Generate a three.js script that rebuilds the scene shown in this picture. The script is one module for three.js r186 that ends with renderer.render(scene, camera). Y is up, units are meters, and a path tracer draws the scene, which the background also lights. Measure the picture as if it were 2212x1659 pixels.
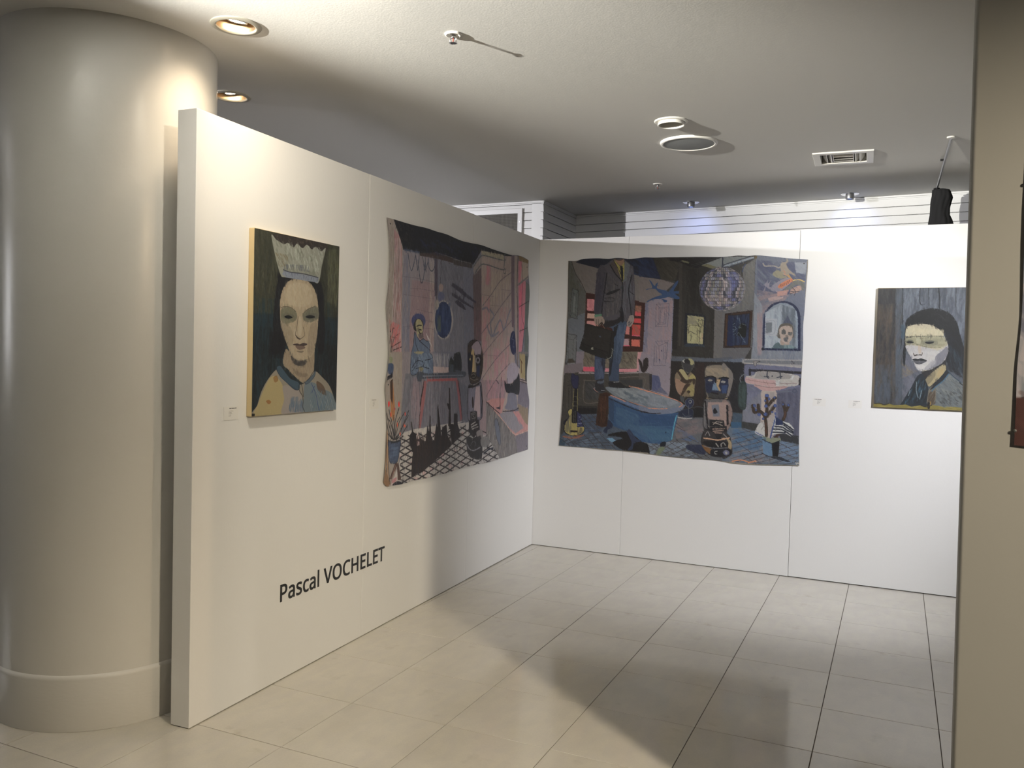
import * as THREE from 'three';
import { RoundedBoxGeometry } from 'three/addons/geometries/RoundedBoxGeometry.js';
import { TextGeometry } from 'three/addons/geometries/TextGeometry.js';
import { FontLoader } from 'three/addons/loaders/FontLoader.js';
import { ImprovedNoise } from 'three/addons/math/ImprovedNoise.js';
import { RectAreaLightUniformsLib } from 'three/addons/lights/RectAreaLightUniformsLib.js';
import { mergeGeometries } from 'three/addons/utils/BufferGeometryUtils.js';

// ---------- camera, exposure ----------
const scene = new THREE.Scene();
const camera = new THREE.PerspectiveCamera(48.9, 2212 / 1659, 0.05, 60);
camera.rotation.order = 'YXZ';
camera.position.set(2.5443, 1.5152, 2.5394);
camera.rotation.set(THREE.MathUtils.degToRad(-1.9297), THREE.MathUtils.degToRad(24.4555), THREE.MathUtils.degToRad(1.4765));
const renderer = new THREE.WebGLRenderer({ antialias: true });
renderer.toneMapping = THREE.LinearToneMapping;
renderer.toneMappingExposure = 1.0;
renderer.shadowMap.enabled = true;
RectAreaLightUniformsLib.init();
scene.background = new THREE.Color(0x000000);

const CEIL = 2.79085;      // ceiling height
const TILE = 0.46;         // floor tile pitch

// ---------- lamps of the room, plus an added fill and panel (position, aim, colour, candela, cone, size) ----------
const WARM = [1.0, 0.80, 0.56], SOFT = [1.0, 0.89, 0.73], COOL = [0.97, 0.97, 1.0], LEDBLUE = [0.36, 0.47, 1.0];
const LAMPS = {
  wash:   { at: [5.0, 2.77, 1.91], flush: true, to: [1.3, 0.0, -0.95], color: [1, 0.87, 0.65], cd: 100, cone: 27, pen: 0.9, soft: 4 },
  front:  { at: [5.60, 2.77, 0.38], flush: true, to: [0.05, 1.0, 0.05], color: [1, 0.72, 0.42], cd: 13, cone: 15, pen: 0.7, soft: 1.6 },
  right:  { at: [7.60, 2.77, 1.04], flush: true, to: [1.0, 0.0, -1.8], color: [1, 0.90, 0.78], cd: 26, cone: 16, pen: 0.4, soft: 3 },
  booth:  { at: [4.30, 2.77, -1.20], flush: true, to: [1.8, 0.9, -3.68], color: [0.94, 0.95, 1], cd: 77, cone: 30, pen: 0.8, soft: 3 },
  left:   { at: [-4.00, 2.73, 2.09], to: [0.75, 2.55, -4.2], color: [0.97, 0.96, 1], cd: 104, cone: 24, soft: 1.2 },
  key:    { at: [0.92, 2.77, 0.36], flush: true, to: [-0.08, 1.75, -1.2], color: [1, 0.90, 0.73], cd: 8.0, cone: 46, pen: 0.8, soft: 1.2 },
  uplit:  { at: [-0.35, 2.45, 2.17], to: [1.06, 3.16, -0.48], color: [1, 0.975, 0.88], cd: 165, cone: 21, pen: 0.6, soft: 0.6, stand: true },
  dl1:    { color: WARM, cd: 1.9, cone: 60, pen: 0.9, soft: 2.4 },
  dl2:    { color: WARM, cd: 1.2, cone: 60, pen: 0.9, soft: 2.4 },
  fill:   { at: [0.95, 2.77, 0.75], flush: true, to: [0.9, 0.0, 0.6], color: [1, 0.85, 0.6], cd: 1.5, cone: 38, pen: 0.8, soft: 2.4 },  // added fill lamp, brightens the floor in front
  panel:  { color: SOFT, cd: 0.25 },  // added panel, lifts the ambient light
  window: { color: COOL, cd: 5 },
};

// ---------- small helpers ----------
let seed = 7;
const rnd = () => { seed = (seed * 1664525 + 1013904223) >>> 0; return seed / 4294967296; };
const noise = new ImprovedNoise();
const fbm = (x, y, z, o = 4) => { let s = 0, a = 0.5, f = 1; for (let i = 0; i < o; i++) { s += a * noise.noise(x * f, y * f, z + i * 7.3); a *= 0.5; f *= 2.03; } return s; };
const used = {};
function numbered(name) { const n = used[name] ?? 0; used[name] = n + 1; return n ? name + '_' + String(n).padStart(3, '0') : name; }
function mesh(name, geo, mat, parent) {
  const m = new THREE.Mesh(geo, mat); m.castShadow = m.receiveShadow = true;
  m.name = parent && parent !== scene ? name : numbered(name);
  (parent ?? scene).add(m); return m;
}
function tag(o, label, category, group) { o.userData.label = label; o.userData.category = category; if (group) o.userData.group = group; return o; }
function struct(o) { o.userData.kind = 'structure'; return o; }
function thing(name, label, category, parentPos = [0, 0, 0], turn = 0, group) {
  const g = new THREE.Group(); g.name = numbered(name); g.position.set(...parentPos); g.rotation.y = turn; scene.add(g);
  return label ? tag(g, label, category, group) : g;
}
const std = (rgb, rough, o = {}) => new THREE.MeshStandardMaterial({ color: new THREE.Color().setRGB(...rgb), roughness: rough, ...o });
function dataTex(n, fn, srgb = true, rep = 1) {
  const d = new Uint8Array(n * n * 4);
  for (let y = 0; y < n; y++) for (let x = 0; x < n; x++) { const c = fn(x / n, y / n); const i = 4 * (y * n + x); d[i] = c[0]; d[i + 1] = c[1]; d[i + 2] = c[2]; d[i + 3] = 255; }
  const t = new THREE.DataTexture(d, n, n); t.magFilter = THREE.LinearFilter; t.minFilter = THREE.LinearMipmapLinearFilter; t.generateMipmaps = true;
  t.wrapS = t.wrapT = THREE.RepeatWrapping; t.repeat.set(rep, rep); if (srgb) t.colorSpace = THREE.SRGBColorSpace; t.needsUpdate = true; return t;
}
// box with chamfered edges, uv in metres on the big faces
function slab(w, h, d, r = 0.0015) { return new RoundedBoxGeometry(w, h, d, 1, r); }
function box(w, h, d, x = 0, y = 0, z = 0) { return new THREE.BoxGeometry(w, h, d).translate(x, y, z); }
function disc(r, h, n = 40) { return new THREE.CylinderGeometry(r, r, h, n); }
function lathe(pts, n = 56) { return new THREE.LatheGeometry(pts.map((p) => new THREE.Vector2(...p)), n); }

// ---------- materials ----------
const grain = dataTex(256, (u, v) => { const k = 128 + 90 * fbm(u * 40, v * 40, 1.7, 3) + 26 * (rnd() - 0.5); return [k, k, k]; }, false, 3);
const paintWhite = std([0.70, 0.69, 0.672], 0.62, { bumpMap: grain, bumpScale: 0.0006 });
const paintCeil = std([0.62, 0.61, 0.59], 0.8, { bumpMap: grain, bumpScale: 0.0006 });
const paintColumn = std([0.57, 0.555, 0.52], 0.27, { bumpMap: grain, bumpScale: 0.0006 });
const paintRoom = std([0.26, 0.25, 0.23], 0.8);
const boardWhite = std([0.68, 0.68, 0.68], 0.45);
const blackVinyl = std([0.012, 0.012, 0.013], 0.45);
const blackCloth = std([0.008, 0.008, 0.009], 0.95);
const sheetSteel = std([0.42, 0.42, 0.41], 0.6);
const chrome = std([0.55, 0.55, 0.56], 0.22, { metalness: 1 });
const greyMetal = std([0.30, 0.30, 0.31], 0.4, { metalness: 0.8 });
const whiteEnamel = std([0.74, 0.72, 0.68], 0.35);
const trimGrey = std([0.34, 0.32, 0.27], 0.45);
const reflector = std([0.80, 0.62, 0.42], 0.3, { metalness: 0.9 });

// ---------- lamp builder: a spot light just in front of a glowing face ----------
function spotLight(parent, at, to, L) {
  const s = new THREE.SpotLight(new THREE.Color().setRGB(...L.color), L.cd, 0, THREE.MathUtils.degToRad(L.cone), L.pen ?? 0.5, 2);
  s.position.set(...at); s.target.position.set(...to); s.castShadow = true; s.shadow.radius = L.soft ?? 1; s.shadow.mapSize.set(1024, 1024);
  scene.add(s); scene.add(s.target); s.name = numbered('lamp_light'); s.target.name = numbered('lamp_aim'); return s;
}
function areaLight(at, to, w, h, L) {
  const a = new THREE.RectAreaLight(new THREE.Color().setRGB(...L.color), L.cd, w, h); a.position.set(...at); a.lookAt(...to); a.name = numbered('lamp_light'); scene.add(a); return a;
}
function glow(color, k) { return new THREE.MeshStandardMaterial({ color: 0x111111, emissive: new THREE.Color().setRGB(...color), emissiveIntensity: k, roughness: 0.5 }); }
// a flush ceiling lamp: trim and lit face just under the ceiling, light leaving at a slant
function flushLamp(L, label) {
  const g = thing('ceiling_spotlight', label, 'spotlight', [L.at[0], CEIL, L.at[2]]);
  mesh('trim_ring', lathe([[0.055, 0], [0.055, -0.006], [0.06, -0.009], [0.074, -0.006], [0.076, 0]], 48), whiteEnamel, g);
  mesh('lit_face', disc(0.055, 0.004, 36).translate(0, -0.004, 0), glow(L.color, 6), g);
  spotLight(g, L.at, L.to, L);
}
// a surface-mounted spotlight: ceiling plate, stem, turned can and lit face
function spotlight(L, label) {
  if (L.flush) return flushLamp(L, label);
  const g = thing('ceiling_spotlight', label, 'spotlight', L.at);
  const at = new THREE.Vector3(...L.at), dir = new THREE.Vector3(...L.to).sub(at).normalize();
  const head = new THREE.Group(); head.quaternion.setFromUnitVectors(new THREE.Vector3(0, 0, 1), dir);
  head.updateMatrix();
  const can = lathe([[0.0001, -0.15], [0.036, -0.15], [0.042, -0.14], [0.044, -0.02], [0.040, -0.02], [0.034, -0.06], [0.0001, -0.06]], 32).rotateX(Math.PI / 2).applyMatrix4(head.matrix);
  mesh('housing', can, whiteEnamel, g);
  const face = disc(0.033, 0.004, 28).rotateX(Math.PI / 2).translate(0, 0, -0.052).applyMatrix4(head.matrix);
  mesh('lit_face', face, glow(L.color, 8), g);
  const top = CEIL - L.at[1];
  if (L.stand) mesh('stem', disc(0.009, L.at[1] - 0.05, 12).translate(0, -(L.at[1] + 0.05) / 2, 0).translate(-dir.x * 0.1, 0, -dir.z * 0.1), greyMetal, g);
  else {
    const bx = -dir.x * 0.1, by = -dir.y * 0.1, bz = -dir.z * 0.1;
    mesh('stem', disc(0.008, Math.max(0.01, top - by), 12).translate(bx, (top + by) / 2, bz), whiteEnamel, g);
    mesh('ceiling_plate', disc(0.04, 0.012, 28).translate(bx, top - 0.006, bz), whiteEnamel, g);
  }
  spotLight(g, L.at, L.to, L);
  return g;
}

// ---------- wall frames ----------
const WALL = {
  left: { o: new THREE.Vector3(0.04405, 0, 0.05189), turn: Math.atan2(0.99952, -0.03112), len: 3.7351 },
  back: { o: new THREE.Vector3(-0.07218, 0, -3.68142), turn: 0.000494, len: 4.98 },
};
const MV = new THREE.Vector3();
function wallPoint(w, u, y, off = 0) { return MV.set(u, y, off).applyAxisAngle(new THREE.Vector3(0, 1, 0), w.turn).add(w.o).toArray(); }
function onWall(w, name, label, category, u, y, off = 0, group) { return thing(name, label, category, wallPoint(w, u, y, off), w.turn, group); }

// ================= SETTING =================
// floor: dark bed with grout, stone tiles laid on it
const bed = mesh('floor', box(16.2, 0.1, 12.2, 1.5, -0.053, 1.2), std([0.07, 0.055, 0.04], 0.9)); struct(bed);
const stoneVar = [];
{
  const base = (k) => dataTex(256, (u, v) => {
    const c = fbm(u * 2.2 + k * 13, v * 2.2, k * 3.1, 5), d = fbm(u * 9 + k, v * 3 + c * 2, k + 40, 4), e = fbm(u * 60, v * 60, k, 2);
    const stain = Math.max(0, fbm(u * 3.1 + 9 * k, v * 3.7, 80 + k, 4) - 0.30) * 50;
    const l = 192 + 9 * c + 6 * d + 4 * e + 3 * (rnd() - 0.5) - stain;
    return [l, l - 5 - stain * 0.12, l - 15 - 5 * d - stain * 0.3].map((x) => Math.max(0, Math.min(255, x)));
  });
  const rough = dataTex(256, (u, v) => { const r = 34 + 16 * fbm(u * 5, v * 5, 60, 4) + 8 * (rnd() - 0.5); return [r, r, r]; }, false);
  for (let k = 0; k < 8; k++) stoneVar.push(new THREE.MeshPhysicalMaterial({ map: base(k), roughness: 0.75, roughnessMap: rough, ior: 1.52, specularIntensity: 1, bumpMap: grain, bumpScale: 0.0001 }));
}
{
  const s = TILE - 0.0032, sz = TILE - 0.0032, t = 0.012, c = 0.0008;
  const geoFor = (w, d) => {
    const sh = new THREE.Shape(); sh.moveTo(-w / 2, -d / 2); sh.lineTo(w / 2, -d / 2); sh.lineTo(w / 2, d / 2); sh.lineTo(-w / 2, d / 2); sh.closePath();
    const g = new THREE.ExtrudeGeometry(sh, { depth: t - c, bevelEnabled: true, bevelThickness: c, bevelSize: c, bevelOffset: -c, bevelSegments: 1, steps: 1 });
    g.rotateX(-Math.PI / 2); g.translate(0, -t, 0);
    const p = g.attributes.position, uv = g.attributes.uv; for (let i = 0; i < p.count; i++) uv.setXY(i, p.getX(i) / TILE + 0.5, p.getZ(i) / TILE + 0.5); return g;
  };
  const full = geoFor(s, sz), far = [];
  for (let i = -14; i < 20; i++) for (let j = -13; j < 11; j++) {
    const x = (i + 0.5) * TILE, z = -(j + 0.5) * TILE;
    const near = z < 1.0 && z > -3.9 && x > -1.0 && x < 3.9;
    if (near) { const m = mesh('tile', full, stoneVar[Math.floor(rnd() * 8)], bed); m.position.set(x, 0.0001 * rnd(), z); m.rotation.y = Math.floor(rnd() * 2) * Math.PI; }
    else far.push(full.clone().translate(x, 0, z));
  }
  const rest = mesh('outlying_tiles', mergeGeometries(far), stoneVar[0], bed); rest.userData.kind = 'stuff';
}
// crumbs and scuffs lying on the tiles are matter: small dark chips
// ceiling slab with round holes where the fittings are recessed
const DL1 = [0.118, -0.074], DL2 = [-0.573, -0.790], RING = [1.396, -1.958], SPK = [1.386, -2.424], VENT = [2.196, -3.082];
{
  const sh = new THREE.Shape(); sh.moveTo(-6.5, -7.2); sh.lineTo(9.5, -7.2); sh.lineTo(9.5, 4.9); sh.lineTo(-6.5, 4.9); sh.closePath();
  const hole = (x, z, r) => { const p = new THREE.Path(); p.absarc(x, -z, r, 0, Math.PI * 2, true); sh.holes.push(p); };
  hole(...DL1, 0.078); hole(...DL2, 0.078); hole(...RING, 0.068);
  const q = new THREE.Path(), [vx, vz] = [VENT[0], -VENT[1]]; q.moveTo(vx - 0.135, vz - 0.125); q.lineTo(vx - 0.135, vz + 0.125); q.lineTo(vx + 0.135, vz + 0.125); q.lineTo(vx + 0.135, vz - 0.125); q.closePath(); sh.holes.push(q);
  const g = new THREE.ExtrudeGeometry(sh, { depth: 0.25, bevelEnabled: false, curveSegments: 40 }); g.rotateX(-Math.PI / 2); g.translate(0, CEIL, 0);
  struct(mesh('ceiling', g, paintCeil));
  struct(mesh('ceiling_void', box(16, 0.05, 12.1, 1.5, CEIL + 0.28, 1.15), paintRoom));
}
// outer walls of the hall
{ // west wall with a tall window, seen only as a reflection on the column
  const w = thing('wall_west'); struct(w);
  const z0 = 2.35, z1 = 3.15, y0 = 1.25, y1 = 2.6, x = -6.5;
  mesh('masonry', mergeGeometries([box(0.2, CEIL, z0 + 4.9, x, CEIL / 2, (z0 - 4.9) / 2), box(0.2, CEIL, 7.2 - z1, x, CEIL / 2, (7.2 + z1) / 2), box(0.2, y0, z1 - z0, x, y0 / 2, (z0 + z1) / 2), box(0.2, CEIL - y1, z1 - z0, x, (CEIL + y1) / 2, (z0 + z1) / 2)]), paintRoom, w);
  const win = thing('window_1'); struct(win);
  mesh('pane', box(0.01, y1 - y0, z1 - z0, x, (y0 + y1) / 2, (z0 + z1) / 2), glow(LAMPS.window.color, LAMPS.window.cd), win);
  for (const [a, b, c, d] of [[y1 - y0, 0.05, (y0 + y1) / 2, z0 + 0.025], [y1 - y0, 0.05, (y0 + y1) / 2, z1 - 0.025], [0.05, z1 - z0, y0 + 0.025, (z0 + z1) / 2], [0.05, z1 - z0, y1 - 0.025, (z0 + z1) / 2]]) mesh('sash', box(0.06, a, b, x + 0.02, c, d), boardWhite, win);
  areaLight([x + 0.03, (y0 + y1) / 2, (z0 + z1) / 2], [0, (y0 + y1) / 2, (z0 + z1) / 2], z1 - z0 - 0.1, y1 - y0 - 0.1, LAMPS.window);
}
struct(mesh('wall_east', box(0.2, CEIL, 12.1, 9.5, CEIL / 2, 1.15), paintRoom));
struct(mesh('wall_front', box(16, CEIL, 0.2, 1.5, CEIL / 2, 7.1), paintRoom));
// far wall of horizontal boards: a box that juts out at the left, then the recessed wall, slightly askew
function boards(name, x0, x1, o, turn, topCrown) {
  const g = thing(name); struct(g); g.position.set(...o); g.rotation.y = turn;
  const w = x1 - x0, cx = (x0 + x1) / 2;
  mesh('backing', box(w, CEIL, 0.08, cx, CEIL / 2, -0.06), boardWhite, g);
  const pitch = 0.0655, top = CEIL - topCrown;
  for (let k = 0; k < 8; k++) { const m = mesh('board', boardGeo(w, pitch - 0.003), boardWhite, g); m.position.set(cx, top - (k + 0.5) * pitch, 0); }
  mesh('lower_cladding', box(w, top - 8 * pitch, 0.02, cx, (top - 8 * pitch) / 2, -0.01), boardWhite, g);
  if (topCrown) { mesh('crown_strip', slab(w, 0.014, 0.016, 0.002).translate(cx, CEIL - 0.008, 0), boardWhite, g); mesh('crown_strip', slab(w, 0.011, 0.010, 0.002).translate(cx, CEIL - 0.021, 0), boardWhite, g); }
  return g;
}
function boardGeo(w, h) {   // lapped board: bottom edge proud of the top edge
  const sh = new THREE.Shape(); sh.moveTo(-0.02, -h / 2); sh.lineTo(0.004, -h / 2); sh.lineTo(0.005, -h / 2 + 0.002); sh.lineTo(0.001, h / 2 - 0.003); sh.lineTo(-0.003, h / 2); sh.lineTo(-0.02, h / 2); sh.closePath();
  const g = new THREE.ExtrudeGeometry(sh, { depth: w, bevelEnabled: false }); g.rotateY(-Math.PI / 2); g.translate(w / 2, 0, 0); return g;
}
boards('wall_jut', -6.25, 0, [-0.138, 0, -3.89], 0, 0.027);
boards('wall_jut_side', 0, 0.79, [-0.138, 0, -3.885], Math.PI / 2, 0.027);
boards('wall_far', 0.0, 9.6, [-0.15, 0, -4.662], -0.0809, 0.02);

// partition panels
function panels(name, w, cuts, tops, gap, mat = paintWhite) {
  const g = thing(name); struct(g); g.position.copy(w.o); g.rotation.y = w.turn;
  for (let i = 0; i + 1 < cuts.length; i++) {
    const a = cuts[i] + (i ? gap[i] / 2 : 0), b = cuts[i + 1] - (i + 2 < cuts.length ? gap[i + 1] / 2 : 0), h = tops[i], lift = 0.004 + 0.002 * (i === 2);
    mesh('panel', slab(b - a, h - lift, 0.094, 0.0016).translate((a + b) / 2, (h + lift) / 2, -0.047), mat, g);
  }
  for (let i = 1; i + 1 < cuts.length; i++) mesh('seam_light_stop', box(0.05, 2.43, 0.02, cuts[i], 1.22, -0.105), mat, g);  // strips added behind the seams to stop light leaking through
  return g;
}
panels('wall_left', WALL.left, [0, 1.240, 2.511, 3.732], [2.441, 2.442, 2.441], [0, 0.0012, 0.0012]);
panels('wall_back', WALL.back, [-0.12, 0.733, 1.970, 3.20, 4.44, 5.05], [2.4405, 2.441, 2.447, 2.447, 2.447], [0, 0.0012, 0.0022, 0.002, 0.002]);
// wall at the right edge of the frame: full height, slightly out of plumb
{
  const g = new RoundedBoxGeometry(2.34, CEIL, 0.06, 4, 0.009); g.translate(1.17, CEIL / 2, -0.03);
  const p = g.attributes.position; for (let i = 0; i < p.count; i++) if (p.getX(i) < 1) p.setX(i, p.getX(i) - (p.getY(i) - 1.5) * 0.0105);
  g.computeVertexNormals();
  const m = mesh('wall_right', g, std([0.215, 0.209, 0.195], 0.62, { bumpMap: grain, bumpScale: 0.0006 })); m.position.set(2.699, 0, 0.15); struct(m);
}
// round column with its skirting
{
  const col = thing('column'); struct(col); col.position.set(-0.5802, 0, -0.0832);
  mesh('shaft', new THREE.CylinderGeometry(0.4303, 0.4303, CEIL - 0.02, 128, 1, true).translate(0, (CEIL + 0.02) / 2, 0), paintColumn, col);
  mesh('skirting', lathe([[0.4, 0.001], [0.4395, 0.001], [0.4395, 0.205], [0.437, 0.213], [0.4305, 0.222], [0.42, 0.223]], 128), paintColumn, col);
}

// ================= PAINTINGS (the print on the canvases) =================
const lin = (c) => (c <= 0.04045 ? c / 12.92 : ((c + 0.055) / 1.055) ** 2.4), gam = (c) => (c <= 0.0031308 ? c * 12.92 : 1.055 * c ** (1 / 2.4) - 0.055);
class Picture {
  constructor(w, h, sd) { this.c = document.createElement('canvas'); this.c.width = w; this.c.height = h; this.x = this.c.getContext('2d'); this.w = w; this.h = h; this.s = sd; this.x.lineJoin = this.x.lineCap = 'round'; }
  r() { this.s = (this.s * 1664525 + 1013904223) >>> 0; return this.s / 4294967296; }
  pts(str) { return str.trim().split(/\s+/).map((p) => p.split(',').map(Number)); }
  path(str, smooth, close) {
    const P = this.pts(str), n = P.length, x = this.x; x.beginPath();
    if (!smooth || n < 3) { P.forEach((p, i) => (i ? x.lineTo(...p) : x.moveTo(...p))); } else {
      const at = (i) => (close ? P[(i + n) % n] : P[Math.max(0, Math.min(n - 1, i))]);
      x.moveTo(...P[0]);
      for (let i = 0; i < (close ? n : n - 1); i++) { const [a, b, c, d] = [at(i - 1), at(i), at(i + 1), at(i + 2)]; x.bezierCurveTo(b[0] + (c[0] - a[0]) / 6, b[1] + (c[1] - a[1]) / 6, c[0] - (d[0] - b[0]) / 6, c[1] - (d[1] - b[1]) / 6, c[0], c[1]); }
    }
    if (close) x.closePath();
  }
  F(col, str, o) { this.path(str, false, true); this.x.fillStyle = `rgb(${col})`; this.x.fill(); if (o) { this.x.strokeStyle = `rgb(${o})`; this.x.lineWidth = 2; this.x.stroke(); } return this; }
  S(col, str, o, lw = 2) { this.path(str, true, true); this.x.fillStyle = `rgb(${col})`; this.x.fill(); if (o) { this.x.strokeStyle = `rgb(${o})`; this.x.lineWidth = lw; this.x.stroke(); } return this; }
  A(col, a, str) { this.x.globalAlpha = a; this.S(col, str); this.x.globalAlpha = 1; return this; }
  L(col, lw, ...strs) { for (const s of strs) { this.path(s, true, false); this.x.strokeStyle = `rgb(${col})`; this.x.lineWidth = lw; this.x.stroke(); } return this; }
  K(col, lw, ...strs) { for (const s of strs) { this.path(s, false, false); this.x.strokeStyle = `rgb(${col})`; this.x.lineWidth = lw; this.x.stroke(); } return this; }
  // loose brushwork: short strokes that pick up the paint under them
  daub(n, len, wid, alpha, tilt, jit = 16) {
    const img = this.x.getImageData(0, 0, this.w, this.h).data;
    this.x.globalAlpha = alpha;
    for (let i = 0; i < n; i++) {
      const px = this.r() * this.w, py = this.r() * this.h, k = 4 * (Math.floor(py) * this.w + Math.floor(px)), j = (this.r() - 0.5) * 2 * jit, q = (this.r() - 0.5) * jit * 0.5;
      const a = tilt + (this.r() - 0.5) * 0.9, l = len * (0.4 + this.r());
      this.x.strokeStyle = `rgb(${Math.round(img[k] + j + q)},${Math.round(img[k + 1] + j)},${Math.round(img[k + 2] + j - q)})`; this.x.lineWidth = wid * (0.5 + this.r());
      this.x.beginPath(); this.x.moveTo(px - Math.cos(a) * l / 2, py - Math.sin(a) * l / 2); this.x.lineTo(px + Math.cos(a) * l / 2, py + Math.sin(a) * l / 2); this.x.stroke();
    }
    this.x.globalAlpha = 1; return this;
  }
  // streaks and blotches of one pigment inside an outline
  wash(col, str, n, len, wid, alpha, tilt) {
    this.x.save(); this.path(str, false, true); this.x.clip(); const P = this.pts(str), xs = P.map((p) => p[0]), ys = P.map((p) => p[1]), x0 = Math.min(...xs), y0 = Math.min(...ys), w = Math.max(...xs) - x0, h = Math.max(...ys) - y0;
    this.x.globalAlpha = alpha; this.x.strokeStyle = `rgb(${col})`;
    for (let i = 0; i < n; i++) { const px = x0 + this.r() * w, py = y0 + this.r() * h, a = tilt + (this.r() - 0.5) * 0.5, l = len * (0.4 + this.r()); this.x.lineWidth = wid * (0.4 + this.r()); this.x.beginPath(); this.x.moveTo(px - Math.cos(a) * l / 2, py - Math.sin(a) * l / 2); this.x.lineTo(px + Math.cos(a) * l / 2, py + Math.sin(a) * l / 2); this.x.stroke(); }
    this.x.restore(); return this;
  }
  // paint mixed as it was seen in the photograph's exposure, brought back to the pigment's own lightness
  texture(gr, gg, gb) {
    const im = this.x.getImageData(0, 0, this.w, this.h), d = im.data, lut = [gr, gg, gb].map((g) => Array.from({ length: 256 }, (_, i) => Math.max(0, Math.min(255, Math.round(255 * gam(Math.min(0.9, lin(i / 255) * g)))))));
    for (let i = 0; i < d.length; i += 4) { d[i] = lut[0][d[i]]; d[i + 1] = lut[1][d[i + 1]]; d[i + 2] = lut[2][d[i + 2]]; }
    this.x.putImageData(im, 0, 0);
    const t = new THREE.CanvasTexture(this.c); t.colorSpace = THREE.SRGBColorSpace; t.anisotropy = 8; return t;
  }
}
const V = Math.PI / 2;

function paintCrownPortrait() {
  const p = new Picture(560, 720, 11);
  p.F('62,62,48', '-26,-1 597,-14 622,758 -32,730');
  p.F('34,44,48', '-19,323 607,311 622,758 -32,730');
  p.wash('88,88,62', '-26,-1 597,-14 607,288 -27,314', 260, 120, 9, 0.22, V).wash('40,40,32', '-26,-1 597,-14 608,323 -26,343', 200, 120, 10, 0.25, V);
  p.wash('112,112,80', '479,24 562,14 565,267 476,261', 70, 110, 7, 0.3, V);
  p.wash('26,52,66', '-20,264 605,247 622,758 -32,730', 300, 120, 10, 0.25, V).wash('18,22,24', '-18,373 609,370 622,758 -32,730', 300, 120, 11, 0.3, V);
  p.wash('26,24,24', '415,433 551,435 558,661 401,561', 120, 60, 12, 0.4, V);
  p.S('54,46,42', '95,14 143,4 259,1 384,0 459,2 460,32 313,50 177,46 104,30').wash('110,98,80', '95,14 566,-13 567,13 96,31', 40, 14, 6, 0.5, 0.2);
  p.S('20,20,23', '159,155 141,190 128,253 118,336 115,408 95,470 131,478 188,469 199,443 255,458 361,456 402,438 421,469 454,465 463,375 454,285 446,213 418,165 352,155');
  p.wash('14,15,17', '93,389 202,385 188,495 84,496', 60, 70, 6, 0.4, V + 0.1).wash('40,44,50', '124,212 164,209 161,386 121,388', 26, 80, 3, 0.4, V);
  p.S('158,140,116', '234,476 273,499 322,503 366,486 390,455 390,527 384,552 357,578 315,596 258,567 215,539 182,516 198,458');
  p.S('72,67,63', '232,483 273,502 335,503 337,514 313,524 274,523 246,511').A('120,104,88', 0.6, '240,532 292,552 346,558 328,571 275,565');
  p.S('180,161,134', '215,181 281,168 344,175 386,207 408,255 414,321 407,394 392,455 363,488 317,502 273,499 234,476 208,442 182,396 162,344 157,282 164,240 182,207');
  p.A('196,178,150', 0.7, '222,193 282,183 344,194 372,235 346,270 285,282 207,274 198,227').A('150,136,114', 0.6, '162,350 210,358 245,399 237,442 203,432 177,391').A('150,134,112', 0.6, '358,357 408,349 397,438 362,483 342,445');
  p.S('124,119,98', '164,305 183,289 225,289 261,305 267,329 245,346 188,355 163,337').S('118,114,96', '306,311 338,290 392,273 413,287 414,321 361,342 314,336');
  p.A('96,94,80', 0.5, '171,318 217,313 251,324 218,337 176,336').A('92,92,82', 0.5, '321,316 365,304 407,306 394,325 339,331');
  p.daub(4200, 18, 5, 0.36, V, 18).daub(4000, 9, 2.2, 0.35, 1.2, 24);
  p.L('78,66,54', 1.6, '163,294 183,288 225,288 261,304', '306,310 338,289 392,273');
  p.S('22,24,26', '186,327 207,321 226,323 238,329 217,334 197,333').S('22,24,26', '324,321 349,313 377,314 391,319 368,325 342,326');
  p.L('92,78,64', 2.4, '274,323 269,361 259,396 271,407 292,414', '292,414 313,404 320,394 310,364').S('76,64,54', '260,398 276,407 293,414 288,417 269,411').A('204,186,158', 0.5, '279,328 295,327 301,381 291,400 277,393');
  p.S('70,54,51', '244,438 271,433 289,436 311,430 340,434 316,443 289,442 263,442').S('120,98,86', '263,443 316,443 325,451 291,459 270,453').A('96,84,74', 0.6, '267,464 316,463 299,471');
  p.S('156,155,140', '99,20 131,30 176,40 201,32 235,46 260,27 295,41 326,23 359,38 385,24 424,38 457,22 433,97 409,172 352,167 196,171 152,154');
  p.wash('120,120,104', '99,20 457,22 409,172 152,154', 130, 16, 7, 0.4, 1.0).wash('196,194,180', '193,34 457,22 408,127 195,133', 110, 18, 7, 0.4, 1.2).wash('92,92,104', '178,119 351,106 351,133 179,140', 60, 20, 4, 0.5, V).wash('126,112,80', '121,79 202,80 203,122 146,138', 40, 22, 5, 0.3, 0.8);
  p.F('142,146,156', '179,145 411,151 407,173 196,171 166,160').L('48,50,64', 3.4, '174,142 221,147 307,145 407,151').wash('90,92,110', '179,145 411,151 407,173 196,171', 40, 12, 3, 0.5, V);
  p.S('150,139,122', '144,537 93,574 53,623 31,673 12,723 332,725 565,727 549,683 507,614 450,573 396,547 355,578 311,599 242,598 180,543', '36,38,42', 2.4);
  p.S('181,162,116', '95,579 137,567 181,602 193,659 182,719 17,719 37,668').S('160,148,140', '187,605 281,620 315,669 325,719 184,720 193,659').S('116,126,130', '329,600 385,595 440,619 518,644 549,684 558,726 334,720 323,653').A('96,74,56', 0.8, '411,590 459,611 481,651 450,645 416,623').A('150,110,62', 0.8, '124,571 145,563 154,582 134,590');
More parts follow.
